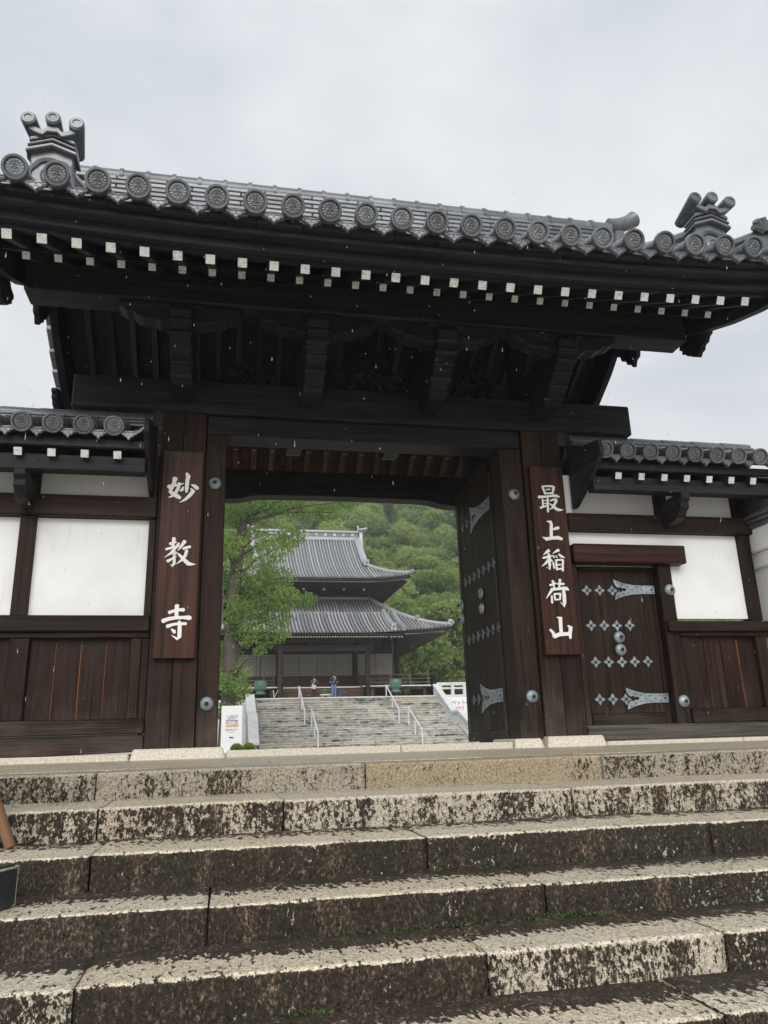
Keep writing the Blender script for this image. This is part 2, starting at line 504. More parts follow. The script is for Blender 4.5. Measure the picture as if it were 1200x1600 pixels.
def worigin(p):
    o = Vector((0, 0, 0))
    while p is not None:
        o += Vector(p.location)
        p = p.parent
    return tuple(o)

def link(name, me, parent=None, loc=(0, 0, 0), rot=(0, 0, 0), scale=None):
    o = bpy.data.objects.new(name, me)
    COL.objects.link(o)
    o.parent = parent
    o.location = loc
    o.rotation_euler = rot
    if scale:
        o.scale = scale
    return o

def tag(o, label=None, cat=None, group=None, kind=None):
    if label: o['label'] = label
    if cat: o['category'] = cat
    if group: o['group'] = group
    if kind: o['kind'] = kind
    return o

def thing(name, loc, label, cat, group=None):
    o = bpy.data.objects.new(name, None)
    o.empty_display_size = 0.2
    COL.objects.link(o)
    o.location = loc
    return tag(o, label, cat, group)

_boxcache = {}
def boxmesh(sx, sy, sz, m, bev=0.006):
    k = (round(sx, 4), round(sy, 4), round(sz, 4), m.name, bev)
    if k not in _boxcache:
        _boxcache[k] = MB().box(-sx / 2, sx / 2, -sy / 2, sy / 2, -sz / 2, sz / 2).mesh('box', m, bev=bev)
    return _boxcache[k]

def bx(name, parent, x0, x1, y0, y1, z0, z1, tone, bev=0.008, rot=(0, 0, 0), axis=None):
    """box part given by its world extents; tone is a wood tone or a material"""
    d = (abs(x1 - x0), abs(y1 - y0), abs(z1 - z0))
    m = W(tone, axis if axis is not None else d.index(max(d))) if isinstance(tone, str) else tone
    o = worigin(parent)
    c = ((x0 + x1) / 2 - o[0], (y0 + y1) / 2 - o[1], (z0 + z1) / 2 - o[2])
    return link(name, boxmesh(*d, m, bev), parent, c, rot)

def ribbon(mb, pts, y0, y1):
    """brush stroke in the XZ plane as a solid of varying width, y0 front, y1 back"""
    p = [Vector((x, z)) for x, z, w in pts]
    w = [q[2] / 2 for q in pts]
    L, R = [], []
    for i in range(len(p)):
        t = (p[min(i + 1, len(p) - 1)] - p[max(i - 1, 0)]).normalized()
        nrm = Vector((-t.y, t.x))
        L.append(p[i] + nrm * w[i])
        R.append(p[i] - nrm * w[i])
    t0 = (p[0] - p[1]).normalized()
    t1 = (p[-1] - p[-2]).normalized()
    poly = L + [p[-1] + t1 * w[-1] * 0.55] + R[::-1] + [p[0] + t0 * w[0] * 0.45]
    mb.prism([tuple(q) for q in poly], 'y', y0, y1)

def vnoise(x, y, z, seed=0):
    """cheap smooth value noise on numpy arrays, -1..1"""
    def h(i, j, k):
        n = np.sin(i * 127.1 + j * 311.7 + k * 74.7 + seed * 19.19) * 43758.5453
        return n - np.floor(n)
    xi, yi, zi = np.floor(x), np.floor(y), np.floor(z)
    xf, yf, zf = x - xi, y - yi, z - zi
    u, v, w = (f * f * (3 - 2 * f) for f in (xf, yf, zf))
    r = 0
    for dx in (0, 1):
        for dy in (0, 1):
            for dz in (0, 1):
                r = r + h(xi + dx, yi + dy, zi + dz) * (u if dx else 1 - u) * (v if dy else 1 - v) * (w if dz else 1 - w)
    return r * 2 - 1

def leaves(name, pts, size, m, parent, tone, aspect=0.8, seed=1):
    """many small leaf-shaped quads joined into one foliage mesh"""
    r = np.random.default_rng(seed)
    n = len(pts)
    d = r.normal(size=(n, 3))
    d /= np.linalg.norm(d, axis=1)[:, None]
    e = r.normal(size=(n, 3))
    e -= (e * d).sum(1)[:, None] * d
    e /= np.linalg.norm(e, axis=1)[:, None]
    s = size * r.uniform(0.6, 1.35, n)[:, None]
    a = d * s
    b = e * s * aspect
    nn = np.cross(d, e) * s * 0.25
    V = np.empty((n, 4, 3))
    V[:, 0] = pts - a
    V[:, 1] = pts + b + nn
    V[:, 2] = pts + a
    V[:, 3] = pts - b + nn
    me = bpy.data.meshes.new(name)
    me.vertices.add(n * 4)
    me.vertices.foreach_set('co', (V - np.array(worigin(parent))).reshape(-1))
    me.loops.add(n * 4)
    me.loops.foreach_set('vertex_index', np.arange(n * 4, dtype=np.int32))
    me.polygons.add(n)
    me.polygons.foreach_set('loop_start', np.arange(0, n * 4, 4, dtype=np.int32))
    at = me.attributes.new('tone', 'FLOAT', 'POINT')
    at.data.foreach_set('value', np.repeat(tone, 4).astype(np.float32))
    me.update()
    me.materials.append(m)
    return link(name, me, parent)

# ------------------------------------------------------------------ ground
YARD = -0.135
g = MB().add([(-400, -300, -1.56), (400, -300, -1.56), (400, 0.9, -1.56), (-400, 0.9, -1.56),
              (-400, 5.75, YARD - 0.25), (400, 5.75, YARD - 0.25), (-400, 5.8, YARD), (400, 5.8, YARD), (-400, 300, YARD), (400, 300, YARD)],
             [(0, 1, 2, 3), (3, 2, 5, 4), (4, 5, 7, 6), (6, 7, 9, 8)]).build('ground', EARTH)
tag(g, 'pale gravel yard and ground around the temple', None, None, 'structure')

# ------------------------------------------------------------------ front stone steps
STEP_Y = [5.50, 4.77, 4.15, 3.64, 3.18, 2.76, 2.36, 1.96, 1.56, 1.16]
STEP_Z = [-0.125, -0.293, -0.466, -0.630, -0.777, -0.926, -1.072, -1.22, -1.37, -1.52]
JOINTS = [[-5.6, -2.75, -0.81, 0.95, 2.71, 4.62, 6.6, 8.4], [-5.2, -2.6, -0.68, 0.34, 2.13, 4.2, 6.3, 8.2],
          [-4.9, -2.5, -0.61, 1.03, 2.65, 4.4, 6.4, 8.2], [-4.6, -2.2, -0.05, 1.45, 3.3, 5.1, 7.0],
          [-4.4, -2.4, -0.49, 1.01, 2.03, 4.0, 6.2], [-4.2, -2.0, 0.02, 1.72, 3.6, 5.6],
          [-4.0, -1.7, 0.6, 2.6, 4.6], [-3.8, -1.2, 1.1, 3.1, 5.0], [-3.8, -1.4, 0.5, 2.6, 4.6], [-3.8, -1.0, 1.4, 3.8]]
STAIN0 = [[.46, .50, .40, .30, .46, .5, .5], [.62, .66, .62, .55, .54, .6, .5], [.85, .88, .90, .86, .90, .88, .9], [.90, .92, .90, .80, .8, .8],
         [.86, .62, .88, .52, .76, .8], [.8, .8, .8, .8, .8], [.8] * 5, [.8] * 5, [.8] * 5, [.8] * 5]
WARM = [[.15, .15, .15, .55, .15, .15, .1]] + [[.15, .1, .2, .1, .15, .1, .1]] * 9
TREAD = [.0, .12, .30, .48, .58, .62, .7, .7, .7, .7]

STAIN = [[v - (-.06 if k > 1 else .0) for v in r] for k, r in enumerate(STAIN0)]
steps = bpy.data.objects.new('stone_steps', None)
COL.objects.link(steps)
tag(steps, 'wet worn granite steps climbing to the gate', None, None, 'structure')

def step_block(x0, x1, y0, y1, zt, zb, col, seed, fine=0.022):
    gap = 0.004
    x0, x1 = x0 + gap, x1 - gap
    nx = max(4, int((x1 - x0) / fine))
    prof = []
    nr = max(4, int((zt - zb) / 0.02))
    for i in range(nr):
        prof.append((y0, zb + (zt - 0.018 - zb) * i / (nr - 1), 1))
    for a in (0.35, 0.75, 1.15):
        prof.append((y0 + 0.018 * (1 - math.cos(a)), zt - 0.018 + 0.018 * math.sin(a), .6))
    nt_ = max(4, int((y1 - y0) / 0.03))
    for i in range(nt_ + 1):
        prof.append((y0 + 0.018 + (y1 - y0 - 0.018) * i / nt_, zt, 0))
    P = np.array(prof)
    xs = np.linspace(x0, x1, nx + 1)
    X, I = np.meshgrid(xs, np.arange(len(P)))
    Y, Z, R = P[I, 0], P[I, 1], P[I, 2]
    n = vnoise(X * 14, Y * 14, Z * 14, seed) * 0.6 + vnoise(X * 33, Y * 33, Z * 33, seed + 1) * 0.5 + vnoise(X * 4, Y * 4, Z * 4, seed + 2) * 0.8
    Y2 = Y - n * 0.0065 * R
    Z2 = Z + n * 0.0022 * (1 - R) + vnoise(X * 1.3, Y * 0 + seed, Z * 0, 3) * 0.004 * (Z > zb + 0.03)
    # chipped, slightly dipping ends at the joints
    e = np.minimum(X - x0, x1 - X)
    Y2 += np.clip(0.02 - e, 0, 1) * 0.35 * R
    Z2 -= np.clip(0.015 - e, 0, 1) * 0.4 * (1 - R)
    nv = (nx + 1)
    V = np.stack([X, Y2, Z2], -1).reshape(-1, 3)
    k = len(P)
    ii, jj = np.meshgrid(np.arange(k - 1), np.arange(nx), indexing='ij')
    a = (ii * nv + jj).ravel()
    F = np.stack([a, a + 1, a + nv + 1, a + nv], 1).tolist()
    F.append([i * nv for i in range(k)] )
    F.append([i * nv + nx for i in range(k - 1, -1, -1)])
    mb = MB()
    mb.v, mb.f = V.tolist(), [tuple(f) for f in F]
    me = bpy.data.meshes.new('step_block')
    me.from_pydata(mb.v, [], mb.f)
    me.materials.append(GRANITE)
    me.polygons.foreach_set('use_smooth', [True] * (len(F) - 2) + [False] * 2)
    o = link('step_block', me, steps)
    o.color = col if len(col) == 4 else (*col, 1)
    return o

for k in range(10):
    yb = STEP_Y[k - 1] + 0.02 if k else 6.02
    zb = STEP_Z[k + 1] - 0.01 if k < 9 else -1.56
    for i in range(len(JOINTS[k]) - 1):
        st = STAIN[k][min(i, len(STAIN[k]) - 1)]
        wm = WARM[k][min(i, 6)]
        step_block(JOINTS[k][i], JOINTS[k][i + 1], STEP_Y[k], yb, STEP_Z[k] + random.uniform(-.003, .003), zb, (st, wm, TREAD[k], (.58, .86)[k] if k < 2 else 1.0), k * 10 + i,
                   0.022 if k < 6 else 0.06)

# moss in the angles of the lower steps
mp = []
for (xa, xb, k, dens) in [(0.5, 1.75, 4, 420), (1.35, 1.62, 4, 420), (2.3, 2.9, 4, 120), (1.0, 2.6, 3, 110), (0.2, 0.4, 5, 100)]:
    for _ in range(dens):
        x = random.uniform(xa, xb)
        y = STEP_Y[k - 1] - abs(random.gauss(0, 0.010)) - 0.004
        mp.append((x, y, STEP_Z[k] + abs(random.gauss(0, 0.006))))
mo = leaves('moss', np.array(mp), 0.006, MOSS, None, rng.uniform(0, 1, len(mp)), 0.9, 5)
tag(mo, 'green moss tufts along the foot of a riser', None, None, 'stuff')

# landing paving between the top step and the gate sill
paving = bpy.data.objects.new('landing_paving', None)
COL.objects.link(paving)
tag(paving, 'stone paving of the landing before the gate', None, None, 'structure')
px = [-5.6, -3.4, -1.6, 0.35, 1.9, 3.6, 5.4, 7.2, 8.6]
for j, (ya, yb, za, zb) in enumerate([(6.03, 6.95, -.125, -.107), (6.95, 7.98, -.107, -.086)]):
    for i in range(len(px) - 1):
        o = (j % 2) * 0.6
        m = MB().add([(px[i] + o + .004, ya + .004, za), (px[i + 1] + o - .004, ya + .004, za), (px[i + 1] + o - .004, yb - .004, zb), (px[i] + o + .004, yb - .004, zb),
                      (px[i] + o + .004, ya + .004, za - .1), (px[i + 1] + o - .004, ya + .004, za - .1), (px[i + 1] + o - .004, yb - .004, zb - .1), (px[i] + o + .004, yb - .004, zb - .1)],
                     [(0, 1, 2, 3), (7, 6, 5, 4), (0, 4, 5, 1), (1, 5, 6, 2), (2, 6, 7, 3), (3, 7, 4, 0)])
        s = m.build('paving_slab', GRANITE, paving, bev=.005)
        s.color = (0.1, random.uniform(.1, .3), 0.0, .85)

# ------------------------------------------------------------------ roof tile meshes
def crest_mesh(m):
    """raised crest of an eave tile: petals round a small emblem; faces -Y, centred"""
    nr, ns = 18, 96
    vs = [(0, -0.006, 0)]
    fs = []
    for i in range(1, nr + 1):
        r = 0.070 * i / nr
        for k in range(ns):
            a = 2 * math.pi * k / ns
            x, z = r * math.sin(a), r * math.cos(a)
            h = 0.0
            if 0.040 < r < 0.067:
                h = 0.0045 * abs(math.cos(8 * a)) ** 0.7 * math.sin((r - 0.040) / 0.027 * math.pi) ** 0.5
            # emblem: two curls and a stem with a ring
            for (cx, cz, rr, w) in ((-0.014, -0.014, 0.017, 0.0065), (0.014, -0.014, 0.017, 0.0065), (0, 0.020, 0.013, 0.005)):
                dd = abs(math.hypot(x - cx, z - cz) - rr)
                if dd < w:
                    h = max(h, 0.008 * (1 - dd / w) ** 0.5)
            if abs(x) < 0.004 and 0.0 < z < 0.058:
                h = max(h, 0.009)
            if i == nr:
                h = 0
            vs.append((x, -h, z))
    for k in range(ns):
        fs.append((0, 1 + k, 1 + (k + 1) % ns))
    for i in range(nr - 1):
        for k in range(ns):
            a, b2 = 1 + i * ns + k, 1 + i * ns + (k + 1) % ns
            fs.append((a, a + ns, b2 + ns, b2))
    return MB().add(vs, fs).mesh('crest', m, smooth=True, angle=60)
CREST = crest_mesh(TILE)

# disc head of a round eave tile: rim, groove, sunk face; faces -Y; origin at the disc centre
DISC = MB().lathe([(0.0, 0.004), (0.070, 0.004), (0.0705, 0.012), (0.076, 0.012), (0.077, -0.008), (0.082, -0.013), (0.096, -0.013),
                   (0.101, -0.006), (0.101, 0.030), (0.086, 0.036), (0.0, 0.036)], 36, axis='y').mesh('tile_head', TILE, smooth=True, angle=35)

def pendant_mesh(w, m):
    """flat eave tile: hollow curved lip with a scalloped, scrolled pendant; origin at its middle; faces -Y"""
    h = w / 2 + 0.004
    top = [(-h, 0.062), (-h * .6, 0.020), (-h * .25, 0.002), (0, -0.003), (h * .25, 0.002), (h * .6, 0.020), (h, 0.062)]
    bot = [(h, 0.040), (h * .78, 0.004), (h * .55, -0.020), (h * .48, -0.034), (h * .36, -0.034), (h * .28, -0.056), (h * .14, -0.060), (h * .08, -0.082), (0, -0.090),
           (-h * .08, -0.082), (-h * .14, -0.060), (-h * .28, -0.056), (-h * .36, -0.034), (-h * .48, -0.034), (-h * .55, -0.020), (-h * .78, 0.004), (-h, 0.040)]
    mb = MB().prism(top + bot, 'y', 0.0, 0.03)
    # raised border and scroll
    def line(pts, r):
        mb.tube([(x, -0.002, z) for x, z in pts], r, 5)
    line([(x * .93, z + .010) for x, z in bot], 0.0045)
    line([(x * .9, z - .012) for x, z in top], 0.0035)
    for s in (-1, 1):
        line([(s * h * (.12 + .30 * t) + s * 0.012 * math.cos(7 * t) * (1 - t), -0.018 + .012 * t + 0.011 * math.sin(7 * t)) for t in [i / 12 for i in range(13)]], 0.003)
    line([(0.011 * math.cos(a), -0.036 + 0.011 * math.sin(a)) for a in [i * math.pi / 5 for i in range(11)]], 0.003)
    return mb.mesh('eave_pendant', m, smooth=True, angle=30)

# ------------------------------------------------------------------ the gate
XC, YR = 1.51, 8.60
gate = thing('temple_gate', (XC, 8.2, -0.1), 'great dark timber temple gate with tiled gable roof over the stone steps', 'gate')

def lift(x, y):
    d = abs(y - YR)
    return 0.095 * (abs(x - XC) / 3.25) ** 2.5 * min(1.0, max(0.0, (d - 1.4) / 1.78))

def zroof(y):
    d = abs(y - YR)
    u = max(-0.03, (3.18 - d) / 3.18)
    return 4.245 + 2.06 * (0.55 * u + 0.45 * u * u)

# stone pads and sill
for (a, b, y0, y1, zt) in [(-0.885, 0.005, 7.86, 8.75, 0.012), (3.29, 3.97, 7.86, 8.75, 0.020), (2.94, 3.285, 7.90, 8.72, 0.006)]:
    MB().add([(a, y0, -.12), (b, y0, -.12), (b, y1, -.12), (a, y1, -.12), (a + .03, y0 + .05, zt), (b - .03, y0 + .05, zt), (b - .03, y1 - .05, zt), (a + .03, y1 - .05, zt)],
             [(3, 2, 1, 0), (4, 5, 6, 7), (0, 1, 5, 4), (1, 2, 6, 5), (2, 3, 7, 6), (3, 0, 4, 7)]).build('stone_pad', PADSTONE, gate, bev=.012)
for (a, b) in [(0.012, 1.74), (1.746, 2.935)]:
    bx('sill_stone', gate, a, b, 7.93, 8.36, -.20, -.022, PADSTONE, .012)

# pillars and jambs
for (a, b) in [(-0.767, -0.301), (3.333, 3.80)]:
    p = bx('pillar', gate, a + .004, b - .004, 8.015, 8.42, .010, 3.518, 'brown', .01)
    c = (a + b) / 2
    for (u, v) in ((a, c - .003), (c + .003, b)):
        bx('facing_board', p, u, v, 7.985, 8.013, .014, 3.516, 'brown', .004, axis=2)
for (a, b) in [(-0.297, -0.082), (3.062, 3.329)]:
    bx('door_jamb', gate, a, b, 8.035, 8.37, .004, 3.294, 'brown', .008)
# beams over the opening
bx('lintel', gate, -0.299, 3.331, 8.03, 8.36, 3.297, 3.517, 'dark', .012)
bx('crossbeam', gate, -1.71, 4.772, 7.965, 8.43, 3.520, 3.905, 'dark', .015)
# rear posts, rear rainbow beam and side ties
for (a, b) in [(-0.62, -0.30), (3.34, 3.66)]:
    bx('rear_post', gate, a, b, 10.0, 10.32, -.13, 4.31, 'dark', .012)
for x in (-0.47, 3.50):
    bx('side_tie', gate, x - .07, x + .07, 8.43, 10.0, 2.55, 2.80, 'dark', .01)
    bx('side_tie', gate, x - .07, x + .07, 8.43, 10.0, 0.9, 1.06, 'dark', .01)
kp = [(-0.30, 3.205), (0.02, 3.205), (0.16, 3.225), (0.30, 3.262), (0.50, 3.275), (1.52, 3.285), (2.54, 3.275), (2.74, 3.262), (2.88, 3.225), (3.02, 3.205), (3.34, 3.205), (3.34, 3.63), (-0.30, 3.63)]
kor = MB().prism(kp, 'y', 10.03, 10.27).build('rainbow_beam', W('dark', 0), gate, bev=.012)
for s in (-1, 1):
    for (cx, r0, turns) in ((1.22, 0.115, 1.6), (0.86, 0.07, 1.3)):
        pts = []
        for i in range(40):
            t = i / 39
            a = turns * 2 * math.pi * t
            r = r0 * (1 - 0.8 * t)
            pts.append((XC + s * (cx + r * math.cos(a)), 10.026, 3.42 + r * math.sin(a)))
        MB().tube(pts, 0.010, 5).build('carved_scroll', W('dark', 0), kor, smooth=True)
    MB().tube([(XC + s * (1.3 - 1.2 * t), 10.026, 3.315 + 0.06 * math.sin(2.4 * t)) for t in [i / 20 for i in range(21)]], 0.010, 5).build('carved_scroll', W('dark', 0), kor, smooth=True)

# purlins, ridge beam
for (y0, y1, z0, z1, n) in [(7.05, 7.35, 4.32, 4.64, 'eave_purlin'), (9.85, 10.15, 4.32, 4.64, 'eave_purlin'), (8.47, 8.73, 5.12, 5.42, 'ridge_beam')]:
    bx(n, gate, -2.05, 5.07, y0, y1, z0, z1, 'dark', .015)
# bracket arms across the crossbeam
ARM = [(7.02, 4.268), (6.99, 4.20), (7.02, 4.125), (7.09, 4.085), (7.10, 4.03), (7.14, 3.975), (7.21, 3.945), (7.24, 3.895), (7.29, 3.855), (7.37, 3.83), (7.40, 3.775), (7.47, 3.725),
       (7.58, 3.655), (7.98, 3.635), (8.43, 3.66), (8.50, 3.91), (10.2, 3.93), (10.34, 3.97), (10.45, 4.05), (10.50, 4.16), (10.45, 4.268)]
for i in range(4):
    x = XC + (-2.07, -0.69, 0.69, 2.07)[i]
    tone = 'dark'
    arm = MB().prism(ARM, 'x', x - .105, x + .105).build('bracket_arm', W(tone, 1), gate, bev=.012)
    for (ya, za, ra) in ((7.05, 4.105, .034), (7.115, 4.005, .032), (7.245, 3.915, .030), (7.385, 3.815, .030), (7.50, 3.715, .028)):
        MB().tube([(x - .112, ya, za), (x + .112, ya, za)], ra, 10).build('carved_roll', W(tone, 0), arm, smooth=True, angle=40)
    bx('bearing_block', gate, x - .20, x + .20, 7.06, 7.34, 4.27, 4.318, 'dark', .01)
    for yc in (7.2, 10.0):
        hp = [(-.62, 4.318), (-.60, 4.25), (-.53, 4.205), (-.46, 4.20), (-.44, 4.17), (-.36, 4.135), (-.24, 4.13), (-.20, 4.10), (.20, 4.10), (.24, 4.13), (.36, 4.135), (.44, 4.17), (.46, 4.20), (.53, 4.205), (.60, 4.25), (.62, 4.318)]
        MB().prism([(x + a, b) for a, b in hp[:8] + [(-.11, 4.10), (-.11, 4.318)]], 'y', yc - .10, yc + .10).build('boat_bracket', W('dark', 0), gate, bev=.008)
        MB().prism([(x + a, b) for a, b in [(.11, 4.318), (.11, 4.10)] + hp[8:]], 'y', yc - .10, yc + .10).build('boat_bracket', W('dark', 0), gate, bev=.008)
    bx('ridge_strut', gate, x - .08, x + .08, 8.5, 8.7, 4.27, 5.118, 'dark', .01)
# frog-leg carving in the middle and scrolls beside the inner arms
def frog(cx, half, z0, z1, y):
    pts = [(-1, 0), (-.96, .16), (-.80, .22), (-.72, .42), (-.50, .55), (-.38, .80), (-.16, 1.0), (.16, 1.0), (.38, .80), (.50, .55), (.72, .42), (.80, .22), (.96, .16), (1, 0),
           (.62, 0), (.50, .12), (.30, .20), (.18, .45), (-.18, .45), (-.30, .20), (-.50, .12), (-.62, 0)]
    o = MB().prism([(cx + half * a, z0 + (z1 - z0) * b) for a, b in pts], 'y', y, y + .12).build('frog_leg_carving', W('dark', 0), gate, bev=.01)
    for s in (-1, 1):
        for (ox, oz, r0) in ((.62, .25, .16), (.34, .60, .13), (.12, .30, .10), (.85, .1, .08)):
            mb = MB().tube([(cx + s * half * ox + r0 * (1 - .75 * t) * math.cos(9 * t + ox * 5), y - .012, z0 + (z1 - z0) * oz + r0 * (1 - .75 * t) * math.sin(9 * t + ox * 5)) for t in [i / 24 for i in range(25)]], .022, 5)
            mb.build('carved_scroll', W('dark', 0), o, smooth=True)
frog(XC, 0.52, 3.91, 4.62, 8.12)
frog(XC - 1.38, 0.30, 3.91, 4.25, 8.12)
frog(XC + 1.38, 0.34, 3.91, 4.45, 8.12)
bx('carving_base', gate, XC - .56, XC + .56, 8.06, 8.30, 3.908, 3.96, 'dark', .008)

# rafters with white painted ends (two tiers, front and back)
SL = math.atan(0.62)
for side in (1, -1):                      # 1 = front slope, -1 = rear slope
    ymap = (lambda y: y) if side == 1 else (lambda y: 2 * YR - y)
    for tier in (0, 1):
        ton = 'eave' if side == 1 else ('rafter' if tier == 0 else 'rear')
        if tier == 0:
            y0, z0, y1, sz, nm = 6.386, 4.240, 8.55, 0.068, 'base_rafter'
        else:
            y0, z0, y1, sz, nm = 5.830, 3.985, 6.75, 0.080, 'flying_rafter'
        L = (y1 - y0) / math.cos(SL)
        me = boxmesh(sz, L, sz, W(ton, 1), .004)
        cap = boxmesh(sz - .002, .006, sz - .002, CAPWHITE, .0015)
        for i in range(26):
            x = XC + (i - 12.5) * 0.270
            ym, zm = (y0 + y1) / 2, z0 + (y1 - y0) / 2 * 0.62
            zl = lift(x, y0) * (1.0 if tier else 0.35)
            sl = SL - (zl / (y1 - y0)) * (0.8 if tier else 0.5)
            loc = Vector((x, ymap(ym), zm + zl * .5)) - Vector(worigin(gate))
            r = link(nm, me, gate, loc, (sl * side, 0, 0) if side == 1 else (-sl, 0, 0))
            link('white_end', cap, r, (0, -side * (L / 2 + .002), 0))
    # soffit boards above the rafters
    for (ya, yb, zc, nm) in [(6.42, 8.58, 4.24 + .04, 'soffit_board'), (5.80, 6.60, 3.985 + .045, 'eave_board')]:
        n = 12
        for j in range(n):
            xa, xb = -2.10 + j * 7.22 / n, -2.10 + (j + 1) * 7.22 / n
            base_y = 6.386 if nm == 'soffit_board' else 5.83
            def zz(x, y): return zc + (y - base_y) * .62 + .012 + lift(x, y) * (.35 if nm == 'soffit_board' else 1.0)
            v = []
            for t in (0, .035):
                for (x, y) in ((xa, ya), (xb, ya), (xb, yb), (xa, yb)):
                    v.append((x, ymap(y), zz(x, y) + t))
            MB().add(v, [(0, 1, 2, 3), (7, 6, 5, 4), (0, 4, 5, 1), (1, 5, 6, 2), (2, 6, 7, 3), (3, 7, 4, 0)]).build(nm, W('eave' if side == 1 or nm == 'soffit_board' else 'red', 1), gate)
    # layered eave fascia: lower batten, jointed upper boards
    def strip(name, xa, xb, ya, yb, za, zb, tone, n=1):
        mb = MB()
        v = []
        m_ = max(2, n)
        for i in range(m_ + 1):
            x = xa + (xb - xa) * i / m_
            l = lift(x, 5.6)
            v += [(x, ymap(ya), za + l), (x, ymap(yb), za + l), (x, ymap(yb), zb + l), (x, ymap(ya), zb + l)]
        f = []
        for i in range(m_):
            for k in range(4):
                f.append((i * 4 + k, i * 4 + (k + 1) % 4, i * 4 + 4 + (k + 1) % 4, i * 4 + 4 + k))
        f += [(3, 2, 1, 0), (m_ * 4, m_ * 4 + 1, m_ * 4 + 2, m_ * 4 + 3)]
        mb.add(v, f).build(name, W(tone, 0), gate, bev=.004)
    strip('eave_batten', -2.16, 5.18, 5.72, 5.88, 4.045, 4.125, 'eave', 24)
    strip('eave_batten', -2.16, 5.18, 5.60, 5.80, 4.128, 4.175, 'eave', 24)
    nseg = 19
    for j in range(nseg):
        w = 7.5 / nseg
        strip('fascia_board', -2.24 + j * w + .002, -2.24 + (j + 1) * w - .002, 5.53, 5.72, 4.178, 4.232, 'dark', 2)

# bargeboards and their pendants
LOW = [(5.50, 3.99), (5.75, 3.985), (6.05, 4.055), (6.5, 4.20), (6.96, 4.385), (7.5, 4.64), (8.05, 4.96), (8.6, 5.38)]
def up(y): return zroof(y) - .115
for (xa, xb, xin) in [(-2.26, -2.17, 1), (5.19, 5.28, -1)]:
    low = LOW + [(2 * YR - y, z) for y, z in LOW[-2::-1]]
    xm = (xa + xb) / 2
    low = [(y, z + lift(xm, y) * .8) for y, z in low]
    upp = [(y, up(y) + lift(xm, y) * .9) for y, z in low][::-1]
    mb = MB()
    n = len(low)
    vs, fs = [], []
    for x in (xa, xb):
        vs += [(x, y, z) for y, z in low] + [(x, y, z) for y, z in upp[::-1]]
    for i in range(n - 1):
        fs += [(i, i + 1, n + i + 1, n + i), (2 * n + i + 1, 2 * n + i, 3 * n + i, 3 * n + i + 1), (i, 2 * n + i, 2 * n + i + 1, i + 1), (n + i, n + i + 1, 3 * n + i + 1, 3 * n + i)]
    fs += [(0, n, 3 * n, 2 * n), (n - 1, 3 * n - 1, 4 * n - 1, 2 * n - 1)]
    mb.add(vs, fs).build('bargeboard', W('eave', 1), gate)
    # gable pendant at the apex and at the purlin end
    def pend(cy, ztop, w, h, nm):
        sh = [(-.5, 0), (-.62, -.10), (-1.0, -.16), (-1.05, -.30), (-.86, -.36), (-.92, -.50), (-.70, -.56), (-.60, -.70), (-.38, -.72), (-.30, -.86), (-.12, -.88), (0, -1.0)]
        poly = sh + [(-a, b) for a, b in sh[-2::-1]]
        MB().prism([(cy + w * a, ztop + h * b) for a, b in poly], 'x', (xb + .004) if xa > 0 else (xa - .074), (xb + .074) if xa > 0 else (xa - .004)).build(nm, W('eave', 2), gate, bev=.01)
    pend(8.60, 5.52, .42, .72, 'gable_pendant')
    pend(7.22, 4.58, .30, .36, 'gable_pendant')
    pend(9.98, 4.58, .30, .36, 'gable_pendant')

